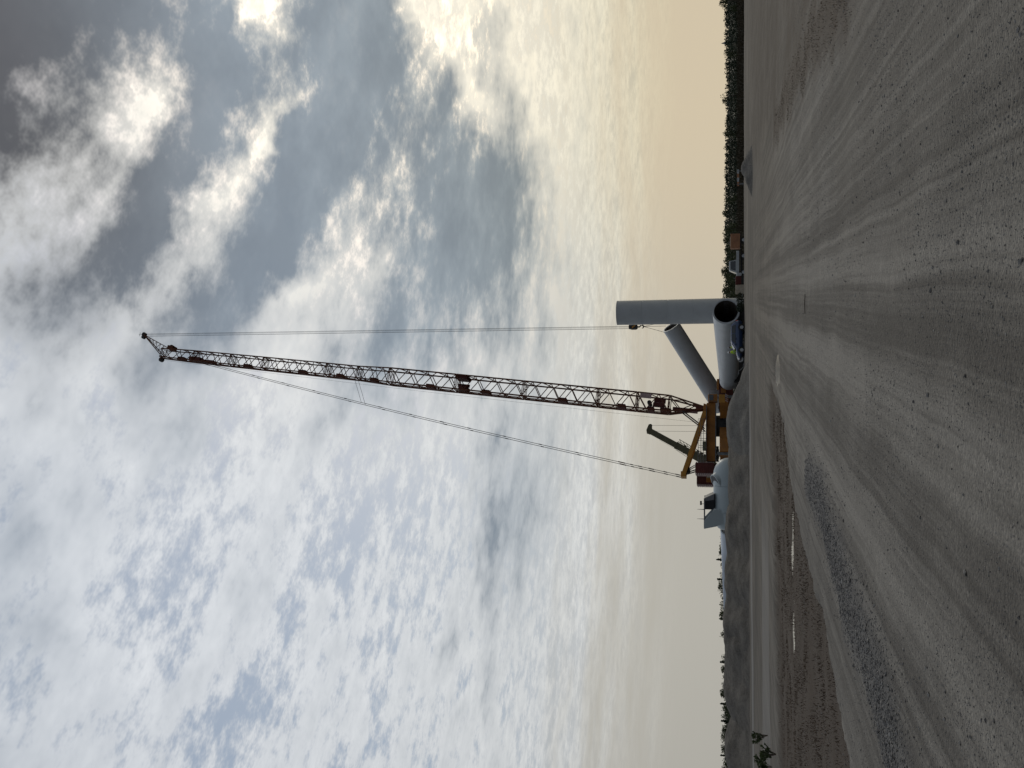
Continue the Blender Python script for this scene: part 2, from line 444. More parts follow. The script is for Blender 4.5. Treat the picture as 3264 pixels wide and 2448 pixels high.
def ground_mat():
    m = bpy.data.materials.new('gravel_ground'); m.use_nodes = True; nt = m.node_tree
    b = nt.nodes['Principled BSDF']; b.inputs['Specular IOR Level'].default_value = 0.3
    g = nt.nodes.new('ShaderNodeNewGeometry'); P = g.outputs['Position']
    x, y, z = split(nt, P)
    def attr(n):
        a = nt.nodes.new('ShaderNodeAttribute'); a.attribute_name = n; return X(nt, a.outputs['Fac'])
    brown, dark, pale = attr('brown'), attr('dark'), attr('pale')
    q = x - y * 0.1 + 0.6                      # the tracks run straight away, a little to the right
    fade = y.step(80, 40)
    wob = noise(nt, P, 0.30, 3, 0.5)
    qv = q + (wob - 0.5) * 0.7
    st1 = noise(nt, xyz(nt, qv * 0.75, y * 0.028, 2.0), 1.0, 4, 0.6)
    st2 = noise(nt, xyz(nt, (q + (wob - 0.5) * 0.25) * 6.5, y * 0.04, 7.0), 1.0, 5, 0.68)
    patchn = noise(nt, P, 0.55, 5, 0.6)
    # wheel lanes worn pale, with darker loose gravel between them
    ql = q + (wob - 0.5) * 0.6 + (patchn - 0.5) * 0.35
    def lane(c, w, a):
        t = (ql - c) / w
        return ((t * t) * -1.0).exp() * a
    lanes = lane(-0.42, 0.30, 0.46) + lane(-2.3, 0.30, 0.38) + lane(1.08, 0.36, 0.34) + lane(-0.95, 0.12, 0.14) + lane(2.3, 0.3, 0.18) + lane(-3.2, 0.2, 0.14) + lane(3.4, 0.25, 0.14)
    lanes = lanes - lane(0.12, 0.30, 0.30) - lane(-1.6, 0.40, 0.32) - lane(1.75, 0.2, 0.18) - lane(0.62, 0.12, 0.14) - lane(2.85, 0.2, 0.14)
    # bands that lie across the far yard
    far = noise(nt, xyz(nt, x * 0.05, y * 0.33, 3.0), 1.0, 5, 0.62)
    tone = (st1 - 0.5) * 1.1 * fade + (st2 - 0.5) * 1.6 * fade + (patchn - 0.5) * 0.6 + lanes * 0.62 * fade
    damp = noise(nt, xyz(nt, x * 0.11, y * 0.17, 8.0), 1.0, 5, 0.6)
    tone = tone + ((far - 0.5) * 1.7 + (damp - 0.5) * 2.4 - 0.12) * (1.0 - fade) + 0.5
    base = mix(nt, tone.step(0.1, 0.95), (0.078, 0.070, 0.060), (0.198, 0.184, 0.162))
    verge = ((x - y * 0.20 - 2.6) + (patchn - 0.5) * 5.0 + (damp - 0.5) * 6.0).step(-0.5, 1.5) * y.step(10, 14) * y.step(95, 60)
    vg = noise(nt, xyz(nt, x * 0.5, y * 0.22, 6.0), 1.0, 6, 0.7)
    base = mix(nt, verge * (0.50 + vg.step(0.40, 0.60) * 0.5), base, (0.060, 0.045, 0.032))
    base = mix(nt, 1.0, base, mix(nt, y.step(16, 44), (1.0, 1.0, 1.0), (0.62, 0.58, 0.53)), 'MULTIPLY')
    base = mix(nt, pale * 0.7, base, (0.195, 0.188, 0.178))
    base = mix(nt, dark * 0.75, base, (0.090, 0.088, 0.088))
    base = mix(nt, brown * (0.65 + patchn * 0.6), base, (0.050, 0.034, 0.022))
    # gravel: single stones of different tone, fines between them
    v1 = voro(nt, P, 34.0); v2 = voro(nt, P, 95.0)
    c1 = X(nt, v1.outputs['Distance']); s1 = split(nt, v1.outputs['Color'])[0]; s2 = split(nt, v2.outputs['Color'])[1]
    near = y.step(40, 12)
    cover = noise(nt, P, 2.2, 4, 0.6).step(0.40, 0.62)
    gr = (s1 - 0.5) * 1.0 * near * (0.35 + cover * 0.65) + (s2 - 0.5) * 0.6
    spk = noise(nt, P, 14.0, 3, 0.75)
    gr = gr + (spk - 0.5) * 0.9
    base = mix(nt, 1.0, base, mix(nt, gr * 0.5 + 0.5, (0.52, 0.52, 0.53), (1.46, 1.45, 1.43)), 'MULTIPLY')
    # beyond the yard: rough brown-green land
    far_l = (y + (patchn - 0.5) * 9.0).step(127, 139)
    base = mix(nt, far_l, base, (0.050, 0.046, 0.028))
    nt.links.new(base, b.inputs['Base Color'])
    wet = noise(nt, xyz(nt, x * 0.25, y * 0.12, 11.0), 1.0, 3, 0.5).step(0.58, 0.7) * y.step(24, 32) * y.step(100, 60)
    nt.links.new((0.93 - wet * 0.06).s, b.inputs['Roughness'])
    bn = nt.nodes.new('ShaderNodeBump'); bn.inputs['Strength'].default_value = 0.7; bn.inputs['Distance'].default_value = 0.02
    h = (1.0 - c1) * 0.5 * near + spk * 0.6 + patchn * 0.4
    nt.links.new(h.s, bn.inputs['Height']); nt.links.new(bn.outputs[0], b.inputs['Normal'])
    return m
M_GROUND = ground_mat()

def build_ground():
    angs = []
    a = -180.0
    while a < 180.0 - 1e-6:
        angs.append(a); a += 0.4 if -42 <= a < 42 else (2.0 if -80 <= a < 80 else 6.0)
    rs = [2.5]
    while rs[-1] < 9000: rs.append(rs[-1] * (1.017 if rs[-1] < 150 else 1.045))
    vs, fs, at = [(0, 0, 0.0)], [], [(0, 0, 0)]
    n = len(angs)
    for r in rs:
        for t in angs:
            x, y = r * math.sin(RAD(t)), r * math.cos(RAD(t))
            vs.append((x, y, gz(x, y)))
            if 4 < y < 95 and abs(x) < 60:
                at.append((max(patch_brown(x, y), patch_right(x, y)) if y < 42 else 0.0, patch_dark(x, y) if y < 22 else 0.0, patch_light(x, y) if y > 38 else 0.0))
            else: at.append((0, 0, 0))
    for j in range(n): fs.append((0, 1 + (j + 1) % n, 1 + j))
    for i in range(len(rs) - 1):
        o = 1 + i * n; p = o + n
        for j in range(n):
            k = (j + 1) % n
            fs.append((o + j, o + k, p + k, p + j))
    me = bpy.data.meshes.new('ground'); me.from_pydata(vs, [], [tuple(reversed(q)) for q in fs])
    for i, nm in enumerate(('brown', 'dark', 'pale')):
        A = me.attributes.new(nm, 'FLOAT', 'POINT'); A.data.foreach_set('value', [q[i] for q in at])
    me.materials.append(M_GROUND); me.polygons.foreach_set('use_smooth', [True] * len(me.polygons))
    me.validate(); me.update()
    if me.polygons[len(me.polygons) // 2].normal.z < 0: me.flip_normals()
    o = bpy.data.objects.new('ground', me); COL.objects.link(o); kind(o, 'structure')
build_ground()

# heaps of dumped soil and gravel: height fields that stand on the yard
def heap_mat(name, c1, c2):
    m = bpy.data.materials.new(name); m.use_nodes = True; nt = m.node_tree
    b = nt.nodes['Principled BSDF']; b.inputs['Roughness'].default_value = 0.95; b.inputs['Specular IOR Level'].default_value = 0.2
    tc = nt.nodes.new('ShaderNodeTexCoord'); P = tc.outputs['Object']
    a = noise(nt, P, 0.7, 6, 0.7); f = noise(nt, P, 7.0, 5, 0.75)
    c = mix(nt, (a * 0.6 + f * 0.5).step(0.38, 0.72), c1, c2)
    nt.links.new(c, b.inputs['Base Color'])
    bn = nt.nodes.new('ShaderNodeBump'); bn.inputs['Strength'].default_value = 1.0; bn.inputs['Distance'].default_value = 0.30
    nt.links.new((a * 0.5 + f).s, bn.inputs['Height']); nt.links.new(bn.outputs[0], b.inputs['Normal'])
    return m
M_HEAP = heap_mat('soil_heap', (0.090, 0.082, 0.071), (0.200, 0.183, 0.160))
M_HEAPG = heap_mat('gravel_heap', (0.100, 0.095, 0.085), (0.205, 0.195, 0.178))

def heap(name, peaks, xr, yr, m, step=0.3):
    """peaks: (x, y, top z, radius across, radius deep); the surface is the highest of the cones"""
    xs = [xr[0] + i * step for i in range(int((xr[1] - xr[0]) / step) + 1)]
    ys = [yr[0] + i * step for i in range(int((yr[1] - yr[0]) / step) + 1)]
    vs, fs = [], []
    for y in ys:
        for x in xs:
            g0 = gz(x, y); hs = 0.0; hm = -0.35
            for (px, py, pz, ra, rd) in [(a_, b_, c_, d_ * 1.35, e_ * 1.1) for a_, b_, c_, d_, e_ in peaks]:
                d = math.hypot((x - px) / ra, (y - py) / rd)
                d += 0.10 * n3(x, y, 2.2, px)
                t = (pz - g0) * (1 - d) if d > 0.30 else (pz - g0) * (0.85 - 0.9 * d * d * 1.7)
                hm = max(hm, t); hs += max(0.0, t) ** 5
            h = max(hm, hs ** 0.2 * 0.93) if hs > 0 else hm
            h += (0.09 * n3(x, y, 1.5, 2.0) + 0.06 * n3(x, y, 0.6, 5.0)) * ss(-0.2, 0.5, h)
            vs.append((x, y, g0 + h))
    n = len(xs)
    for j in range(len(ys) - 1):
        for i in range(n - 1):
            q = (j * n + i, j * n + i + 1, (j + 1) * n + i + 1, (j + 1) * n + i)
            if max(vs[k][2] - gz(vs[k][0], vs[k][1]) for k in q) > -0.25: fs.append(q)
    me = bpy.data.meshes.new(name); me.from_pydata(vs, [], fs); me.materials.append(m)
    bm = bmesh.new(); bm.from_mesh(me); bmesh.ops.delete(bm, geom=[v for v in bm.verts if not v.link_faces], context='VERTS'); bm.to_mesh(me); bm.free()
    me.polygons.foreach_set('use_smooth', [True] * len(me.polygons))
    o = bpy.data.objects.new(name, me); COL.objects.link(o); kind(o, 'structure'); return o

def top(px_): return EYE - (px_ - 2316) * 83 / 2914 + 0.22
def XX(py_, D=83): return (1224 - py_) * D / 2826
heap('gravel_mound', [(XX(1345), 83, top(2311), 4.2, 6.0), (XX(1300), 82, top(2324), 3.2, 4.5), (XX(1272), 80.5, top(2350), 2.4, 3.0),
                      (XX(1400), 84, top(2315), 3.4, 6.0)], (-8.5, 2.0), (73, 92), M_HEAPG)
heap('soil_mound', [(XX(1450), 84, top(2318), 3.6, 6.0), (XX(1500), 83, top(2320), 3.6, 6.0), (XX(1555), 84, top(2320), 3.6, 6.0), (XX(1610), 83, top(2321), 3.4, 6.0)],
     (-16.0, -4.0), (73.5, 93), M_HEAP)
heap('soil_mound', [(XX(1655), 83, top(2309), 3.2, 6.0), (XX(1700), 84, top(2306), 3.2, 6.5), (XX(1815), 83, top(2303), 3.0, 6.5), (XX(1755), 84, top(2314), 2.6, 6.0),
                    (XX(1868), 84, top(2302), 2.8, 6.5), (XX(1975), 83, top(2297), 3.2, 6.5), (XX(1925), 84, top(2312), 2.4, 6)], (-25.0, -10.5), (73, 92.5), M_HEAP)
heap('soil_mound', [(XX(2035), 83, top(2301), 3.2, 6.5), (XX(2135), 84, top(2304), 3.2, 6.5), (XX(2190), 83, top(2300), 3.4, 6.5), (XX(2085), 83, top(2308), 2.8, 6.0), (XX(2245), 84, top(2310), 3.0, 6)],
     (-34.5, -21.5), (73, 92), M_HEAP)
heap('soil_mound', [(XX(2365), 82, top(2303), 4.4, 6.5), (XX(2440), 83, top(2322), 4.0, 6.0), (XX(2520), 83, top(2312), 4.2, 6.0)], (-45.0, -30.0), (73, 92), M_HEAP)
heap('gravel_mound', [(16.6, 68.5, 0.75, 1.3, 1.3), (15.9, 68.0, 0.45, 1.2, 1.2)], (13, 20), (65, 72), M_HEAPG, 0.15)

# standing water
M_WATER = mat('puddle_water', (0.030, 0.028, 0.024), 0.05, spec=0.6, var=0.2, bump=0.06, bs=6.0)
for (px_, py_, rx_, ry_, dp_) in PUDDLES:
    zc_ = gz0(px_, py_) - 0.035
    mb_ = MB(); n_ = 40
    mb_.add([(px_ + rx_ * 1.25 * math.cos(2 * math.pi * j / n_), py_ + ry_ * 1.25 * math.sin(2 * math.pi * j / n_), zc_) for j in range(n_)] + [(px_, py_, zc_)], [(j, (j + 1) % n_, n_) for j in range(n_)])
    o_ = mb_.build('puddle', M_WATER)
    if o_.data.polygons[0].normal.z < 0: o_.data.flip_normals()
    kind(o_, 'structure')

# loose stones
def stones(name, n, sample, size, m, tone):
    vs, fs, tv = [], [], []
    for _ in range(n):
        x, y = sample(); s = size(x, y); z = gz(x, y) + s * 0.15
        o = len(vs); a = rnd.uniform(0, 6.28); ca, sa = math.cos(a), math.sin(a)
        ex, ey, ez = s * rnd.uniform(0.7, 1.3), s * rnd.uniform(0.5, 1.0), s * rnd.uniform(0.35, 0.7)
        for dx, dy, dz in ((1, 0, 0), (-1, 0, 0), (0, 1, 0), (0, -1, 0), (0.2, 0.1, 1), (0, 0, -0.6), (0.7, 0.6, 0.55), (-0.6, -0.7, 0.5)):
            dx *= ex * rnd.uniform(0.8, 1.2); dy *= ey * rnd.uniform(0.8, 1.2); dz *= ez
            vs.append((x + dx * ca - dy * sa, y + dx * sa + dy * ca, z + dz))
        for q in ((0, 6, 4), (6, 2, 4), (2, 1, 4), (1, 7, 4), (7, 3, 4), (3, 0, 4), (0, 2, 6), (1, 3, 7), (2, 0, 5), (1, 2, 5), (3, 1, 5), (0, 3, 5)):
            fs.append(tuple(o + k for k in q))
        t = tone(x, y); tv += [t] * 8
    me = bpy.data.meshes.new(name); me.from_pydata(vs, [], fs)
    A = me.attributes.new('tone', 'FLOAT', 'POINT'); A.data.foreach_set('value', tv)
    me.materials.append(m)
    o = bpy.data.objects.new(name, me); COL.objects.link(o); kind(o, 'stuff'); return o
def stone_mat():
    m = bpy.data.materials.new('loose_stone'); m.use_nodes = True; nt = m.node_tree
    b = nt.nodes['Principled BSDF']; b.inputs['Roughness'].default_value = 0.9; b.inputs['Specular IOR Level'].default_value = 0.25
    a = nt.nodes.new('ShaderNodeAttribute'); a.attribute_name = 'tone'
    t = X(nt, a.outputs['Fac']); g = nt.nodes.new('ShaderNodeNewGeometry')
    nz = noise(nt, g.outputs['Position'], 45.0, 3, 0.6)
    c = mix(nt, (t * 0.85 + (nz - 0.5) * 0.5).clamp(), (0.055, 0.051, 0.050), (0.30, 0.285, 0.265))
    nt.links.new(c, b.inputs['Base Color']); return m
M_STONE = stone_mat()
def samp_near():
    y = 4.2 * (24.0 / 4.2) ** rnd.random(); return rnd.uniform(-0.55 * y - 0.5, 0.55 * y + 0.5), y
def samp_cluster():
    while True:
        x, y = samp_near()
        if mnoise.noise((x * 0.8, y * 0.35, 2.0)) + 0.35 * mnoise.noise((x * 3, y * 2, 5.0)) > rnd.uniform(-0.55, 0.5): return x, y
stones('loose_gravel', 60000, samp_cluster, lambda x, y: 0.0034 * math.exp(rnd.gauss(0, 0.45)) * (1 + y * 0.03), M_STONE, lambda x, y: min(1, max(0, rnd.gauss(0.56, 0.27))))
stones('scattered_rocks', 160, samp_near, lambda x, y: 0.013 * math.exp(rnd.gauss(0, 0.4)), M_STONE, lambda x, y: min(1, max(0, rnd.gauss(0.5, 0.25))))
def samp_dark():
    i = rnd.randrange(len(DARK_C) - 1); t = rnd.random()
    x0, y0 = DARK_C[i]; x1, y1 = DARK_C[i + 1]
    return x0 + (x1 - x0) * t + rnd.gauss(0, 0.33), y0 + (y1 - y0) * t + rnd.gauss(0, 0.4)
stones('coarse_gravel', 8000, samp_dark, lambda x, y: 0.011 * math.exp(rnd.gauss(0, 0.4)), M_STONE, lambda x, y: min(1, max(0, rnd.gauss(0.42, 0.25))))

# ------------------------------------------------------------------ tower sections
def ring(r, z, n=48): return [(r * math.cos(2 * math.pi * j / n), r * math.sin(2 * math.pi * j / n), z) for j in range(n)]
def tower_section(name, label, p0, p1, d0, d1, ends=True, inside=True):
    """open steel tube from p0 (diameter d0) to p1 (diameter d1)"""
    p0, p1 = Vector(p0), Vector(p1); L = (p1 - p0).length
    t = thing(name, label, 'tower section')
    t.matrix_world = Matrix.Translation(p0) @ (p1 - p0).to_track_quat('Z', 'Y').to_matrix().to_4x4()
    n = max(3, int(L / 2.9))
    rings = []
    for i in range(n):                       # plate courses, welded end to end
        for k in (0.012, 0.988):
            u = (i + k) / n; rings.append(ring((d0 + (d1 - d0) * u) / 2, L * u))
        if i < n - 1:
            u = (i + 1) / n; rings.append(ring((d0 + (d1 - d0) * u) / 2 - 0.03, L * u))
    mb = MB(); mb.loft(rings, caps=False); o = mb.build('shell', M_TOWER, t); smooth_by_angle(o, 30)
    th = 0.05
    mb = MB(); mb.loft([ring(d0 / 2 - th, 0.02), ring(d1 / 2 - th, L - 0.02)], caps=False); o = mb.build('inner_wall', M_TOWER_IN, t, True); o.data.flip_normals()
    for z, d in ((0, d0), (L, d1)):
        mb = MB(); R, r = d / 2 + 0.015, d / 2 - 0.17
        s = 1 if z == 0 else -1
        mb.loft([ring(R, z - s * 0.06), ring(R, z + s * 0.10), ring(r, z + s * 0.10), ring(r, z - s * 0.06), ring(R, z - s * 0.06)], caps=False)
        smooth_by_angle(mb.build('flange', M_TOWER, t), 30)
    mb = MB()                                 # service ladder along the inside wall
    x = -d0 / 2 + 0.30
    for s in (-0.22, 0.22): mb.bar((x, s, 0.4), (x, s, L - 0.4), 0.05)
    k = 0.5
    while k < L - 0.5: mb.bar((x, -0.22, k), (x, 0.22, k), 0.035); k += 0.6
    mb.build('ladder', M_STEEL, t)
    return t

gt = gz(9.75, 118)
vt = tower_section('tower_section', 'upright grey steel tower section standing behind the lying tube', (9.75, 118, gt), (9.75, 118, 16.15), 3.36, 3.32)
mb = MB(); mb.prism([(-0.5, 0.9), (0.5, 0.9), (0.5, 2.7), (0.3, 3.0), (-0.3, 3.0), (-0.5, 2.7)], 1, -1.66, -1.73)
o = mb.build('door', M_STEEL, vt)
# stair and landing at the tower's foot
ap = thing('access_platform', 'small steel landing with handrail at the foot of the upright tower', 'platform', (7.5, 116.5, gz(7.5, 116.5)))
mb = MB(); mb.box((0, 0, 1.55), (1.2, 1.2, 0.06)); mb.build('deck', M_GRAT, ap)
for sx in (-0.55, 0.55):
    for sy in (-0.55, 0.55):
        mb = MB(); mb.bar((sx, sy, 0), (sx, sy, 2.85), 0.07); mb.build('post', M_STEEL, ap)
for z in (2.2, 2.85):
    mb = MB()
    for a, b in (((-0.55, -0.55), (0.55, -0.55)), ((-0.55, 0.55), (0.55, 0.55)), ((-0.55, -0.55), (-0.55, 0.55))): mb.bar((*a, z), (*b, z), 0.06)
    mb.build('handrail', M_STEEL, ap)
for k in range(7):
    mb = MB(); mb.box((-0.75 - k * 0.24, 0, 1.42 - k * 0.2), (0.24, 0.9, 0.04)); mb.build('step', M_GRAT, ap)
mb = MB()
for s in (-0.47, 0.47): mb.bar((-0.6, s, 1.5), (-2.35, s, 0.02), 0.06, 0.14)
mb.build('stringer', M_STEEL, ap)

lt = tower_section('tower_section', 'pale tower section lying on cradles behind the blue car', (8.15, 99.5, 1.72), (0.45, 128, 1.32), 2.98, 2.62)
mb = MB(); mb.tube([(0.1, -1.32, 0.3), (0.3, -1.1, 0.8), (0.35, -0.9, 1.4)], 0.025, 5); mb.build('cable', M_WHITE, lt)
def cradle(u, label):
    p = Vector((8.15, 99.5, 1.72)).lerp(Vector((0.45, 128, 1.32)), u); R = 1.49 - 0.18 * u
    t = thing('cradle', label, 'cradle', (p.x, p.y, gz(p.x, p.y)), math.atan2(28.5, -7.7) - math.pi / 2)
    h = p.z - gz(p.x, p.y)
    mb = MB()
    prof = [(-1.35, 0.0), (1.35, 0.0), (1.35, h - R * 0.55)]
    for k in range(9):
        a = RAD(-35 - 110 * k / 8); prof.append(((R + 0.02) * math.cos(a), h + (R + 0.02) * math.sin(a)))
    prof.append((-1.35, h - R * 0.55))
    mb.prism(prof, 1, -0.16, 0.16); mb.build('saddle', M_DARK, t)
    for s in (-1.0, 1.0):
        mb = MB(); mb.box((s, 0, 0.06), (0.5, 0.9, 0.12)); mb.build('sleeper', M_WOOD, t)
cradle(0.05, 'dark saddle under the open end of the lying tower section')
cradle(0.86, 'dark saddle under the lying tower section end beside the gravel heap')

tt = tower_section('tower_section', 'slanting tower section hanging by its upper end from the lattice crane', (8.78, 134, 9.9), (-3.7, 139.5, 2.33), 2.76, 2.90)
d_up = (Vector((8.78, 134, 9.9)) - Vector((-3.7, 139.5, 2.33))).normalized()
# the tail of the slanting section rests on a low trailer
tr = thing('trailer', 'low dark trailer carrying the foot of the slanting tower section', 'trailer', (-2.9, 139.3, gz(-3, 139)), RAD(160))
mb = MB(); mb.box((0, 0, 1.05), (5.5, 2.5, 0.35)); mb.build('bed', M_DARK, tr)
mb = MB(); mb.box((-0.2, 0, 1.6), (0.5, 2.2, 0.9)); mb.build('bolster', M_STEEL, tr)
def wheel(parent, c, r, w, axis='y', rim=M_RIM):
    n = 20
    def circ(rr, y): return [(c[0] + rr * math.cos(2 * math.pi * j / n), c[1] + y, c[2] + rr * math.sin(2 * math.pi * j / n)) for j in range(n)]
    t = MB(); t.loft([circ(r * 0.62, -w / 2), circ(r * 0.94, -w / 2), circ(r, -w * 0.3), circ(r, w * 0.3), circ(r * 0.94, w / 2), circ(r * 0.62, w / 2), circ(r * 0.62, -w / 2)], caps=False)
    wh = t.build('wheel', M_TYRE, parent); smooth_by_angle(wh, 50)
    q = MB(); q.loft([circ(r * 0.62, -w * 0.42), circ(r * 0.50, -w * 0.30), circ(r * 0.15, -w * 0.36), circ(r * 0.15, w * 0.36), circ(r * 0.50, w * 0.30), circ(r * 0.62, w * 0.42)])
    smooth_by_angle(q.build('rim', rim, wh), 40)
    return wh
for k in range(3):
    for s in (-1.05, 1.05): wheel(tr, (-1.8 + k * 1.2, s, 0.45), 0.45, 0.35)

# ------------------------------------------------------------------ the lattice boom crane
YAW = RAD(16)
CO = Vector((-3.66, 130.0, gz(-3.66, 130)))
cr = thing('lattice_crane', 'tall red lattice boom crane with yellow deck behind the soil heaps', 'crane', CO, YAW)
FH = 4.57 - CO.z
TIP = Vector((9.43, 0, 98.45 - CO.z)); FOOT = Vector((0, 0, FH))
BD = (TIP - FOOT).normalized(); BL = (TIP - FOOT).length
BX = Vector((BD.z, 0, -BD.x)); BY = Vector((0, 1, 0))        # forward side and lateral side of the boom
def bp(s, fx, fy): return FOOT + BD * s + BX * fx + BY * fy
# (distance up the boom, half width) at the joints between sections
JT = [(0.0, 0.42), (5.4, 1.17), (10.2, 1.20), (16.2, 1.19), (27.9, 1.18), (39.0, 1.18), (50.5, 1.17), (56.2, 0.97), (61.9, 0.96), (73.8, 0.93), (80.2, 0.90), (87.5, 0.86), (BL, 0.74)]
for i, ((s0, w0), (s1, w1)) in enumerate(zip(JT, JT[1:])):
    first, last = i == 0, i == len(JT) - 2
    wk = MB()                                                      # walkway rails along the rear face carry the section's name
    for e in (-0.62, -0.15): wk.tube([bp(s0 + 0.1, -w0 * (0.4 if first else 1) - 0.16, e * w0 / 1.0), bp(s1 - 0.1, -w1 - 0.16, e * w1)], 0.06, 5)
    base = wk.build('boom_section', M_BOOM, cr)
    g = 0.10
    for s, w in ((s0 + g, w0), (s1 - g, w1)):
        if s < 1: continue
        sec = MB(); c4 = [bp(s, a * w, b * w) for a, b in ((1, 1), (1, -1), (-1, -1), (-1, 1))]
        for k in range(4): sec.tube([c4[k], c4[(k + 1) % 4]], 0.055, 5)
        if not first: sec.tube([c4[0], c4[2]], 0.04, 4); sec.tube([c4[1], c4[3]], 0.04, 4)
        sec.build('end_frame', M_BOOM, base)
    for a, b in ((1, 1), (1, -1), (-1, -1), (-1, 1)):
        mb = MB(); mb.tube([bp(s0 + (0 if first else 0.04), a * w0 * (0.25 if first else 1), b * w0), bp(s1 - 0.04, a * w1, b * w1)], 0.125 if s0 < 50 else 0.105, 6)
        mb.build('chord', M_BOOM, base)
    lac = MB(); nb = max(2, round((s1 - s0) / (1.25 if s0 > 50 else 1.55)))
    for face in range(4):
        for k in range(nb):
            u0, u1 = k / nb, (k + 1) / nb
            sa, sb = s0 + (s1 - s0) * u0, s0 + (s1 - s0) * u1
            wa, wb = w0 + (w1 - w0) * u0, w0 + (w1 - w0) * u1
            xa = 0.25 + 0.75 * u0 if first else 1; xb = 0.25 + 0.75 * u1 if first else 1
            e0, e1 = (-1, 1) if k % 2 == 0 else (1, -1)
            if face == 0: A, B = bp(sa, wa * xa, wa * e0), bp(sb, wb * xb, wb * e1)
            elif face == 1: A, B = bp(sa, -wa * xa, wa * e0), bp(sb, -wb * xb, wb * e1)
            elif face == 2: A, B = bp(sa, wa * xa * e0, wa), bp(sb, wb * xb * e1, wb)
            else: A, B = bp(sa, wa * xa * e0, -wa), bp(sb, wb * xb * e1, -wb)
            lac.tube([A, B], 0.072 if s0 < 50 else 0.064, 5, False)
    kind(lac.build('lacing', M_BOOM, base), 'stuff')
    if not first:
        k = MB(); sm = s0 + (s1 - s0) * (0.45 + 0.1 * math.sin(i * 2.1)); wm = (w0 + w1) / 2
        ln = min(1.3, (s1 - s0) * 0.2)
        M = Matrix((BX, BY, BD)).transposed()
        k.box(bp(sm, -wm + 0.10, -wm * 0.25), (0.55, wm * 1.35, ln), M); k.build('pendant_box', M_RED, base)
# heavier plates: mid-boom frame, head frame, boom foot
MR = Matrix((BX, BY, BD)).transposed()
mb = MB(); mb.box(bp(38.2, 0.95, 0), (0.6, 2.2, 2.0), MR); mb.box(bp(37.6, -0.9, -0.3), (0.6, 1.6, 1.4), MR); mb.box(bp(38.2, 0, 1.0), (0.5, 0.14, 2.0), MR)
mb.build('frame_plate', M_RED, cr)
mb = MB(); mb.box(bp(87.2, -0.55, 0), (0.75, 1.6, 2.2), MR); mb.box(bp(84.5, -0.75, -0.2), (0.45, 1.2, 2.4), MR); mb.build('head_plate', M_RED, cr)
mb = MB(); mb.box(bp(0.55, 0.0, 0.42), (0.55, 0.3, 1.9), MR); mb.box(bp(0.55, 0, -0.42), (0.55, 0.3, 1.9), MR); mb.box(bp(3.0, -0.55, 0), (0.4, 1.2, 3.6), MR)
mb.box(bp(5.8, -0.95, -0.3), (0.4, 1.5, 1.6), MR); mb.build('foot_plate', M_RED, cr)
mb = MB(); mb.box(bp(8.9, 0.75, -1.25), (0.75, 0.05, 1.7), MR); mb.build('sign_board', M_PINK, cr)
for sy in (-0.5, 0.5):
    mb = MB(); mb.box(bp(6.9, 0.62 if sy > 0 else -0.3, sy), (0.6, 0.5, 1.7), MR); mb.build('winch_box', M_RED, cr)
mb = MB(); mb.tube([bp(8.3, -0.1, -0.9), bp(8.3, -0.1, 0.9)], 0.33, 12); smooth_by_angle(mb.build('rope_drum', M_DARK, cr))
# jib on the boom head
HD = FOOT + BD * BL
JB = Vector((12.98, 0, 102.95 - CO.z))                                # jib tip
jd = (JB - HD)
jib = MB()
bot = [HD + BX * -0.35 + BY * e for e in (-0.6, 0.6)]; topc = [HD + BX * 0.95 - BD * 1.2 + BY * e for e in (-0.6, 0.6)]
tip2 = [JB + Vector((0, e, 0)) for e in (-0.22, 0.22)]
for a, b in zip(bot, tip2): jib.tube([a, b], 0.085, 6)
for a, b in zip(topc, tip2): jib.tube([a, b], 0.065, 6)
jo = jib.build('jib', M_BOOM, cr)
lac = MB()
for k in range(7):
    u, v = k / 7, (k + 1) / 7
    for j in range(2):
        A, B = bot[j].lerp(tip2[j], u), topc[j].lerp(tip2[j], v); C = topc[j].lerp(tip2[j], u)
        lac.tube([A, B], 0.035, 4, False); lac.tube([A, C], 0.035, 4, False)
    lac.tube([bot[0].lerp(tip2[0], u), bot[1].lerp(tip2[1], v)], 0.035, 4, False)
kind(lac.build('lacing', M_BOOM, jo), 'stuff')
def disc(mb, c, r, w, n=16):
    c = Vector(c); mb.loft([[c + Vector((r * math.cos(2 * math.pi * j / n), y, r * math.sin(2 * math.pi * j / n))) for j in range(n)] for y in (-w / 2, w / 2)])
for nm, c, r in (('sheave', JB + Vector((0.05, 0, 0.0)), 0.38), ('sheave', JB + Vector((-0.45, 0, 0.05)), 0.32), ('sheave', HD + BX * -1.15 + BD * -0.1, 0.42), ('sheave', HD + BX * 1.25 - BD * 1.5, 0.45)):
    mb = MB(); disc(mb, c, r, 0.5); smooth_by_angle(mb.build(nm, M_DARK, cr))
mb = MB()
for e in (-0.3, 0.3): mb.bar(HD + BX * -0.35 + BY * e, HD + BX * -1.15 + BD * -0.1 + BY * e, 0.16)
mb.build('head_bracket', M_BOOM, cr)
mb = MB(); mb.box(HD + BX * 1.1 - BD * 1.6, (0.7, 1.3, 1.1), MR); mb.build('sheave_housing', M_BOOM, cr)
mb = MB(); mb.tube([JB + Vector((0.1, 0, 0.3)), JB + Vector((0.1, 0, 1.15))], 0.03, 5); mb.tube([JB + Vector((-0.25, 0, 0.95)), JB + Vector((0.45, 0, 0.95))], 0.03, 5); mb.build('wind_gauge', M_DARK, cr)
# hoist ropes down to the hook block
HKX, HKZ = 12.98, 15.6 - CO.z
for dx, dy, r in ((-0.28, -0.1, 0.032), (0.16, 0.1, 0.032), (0.02, 0.15, 0.018)):
    mb = MB(); mb.tube([JB + Vector((dx * 1.1, dy, -0.2)), Vector((HKX + dx, dy, HKZ + 0.5))], r, 5); mb.build('hoist_rope', M_ROPE, cr)
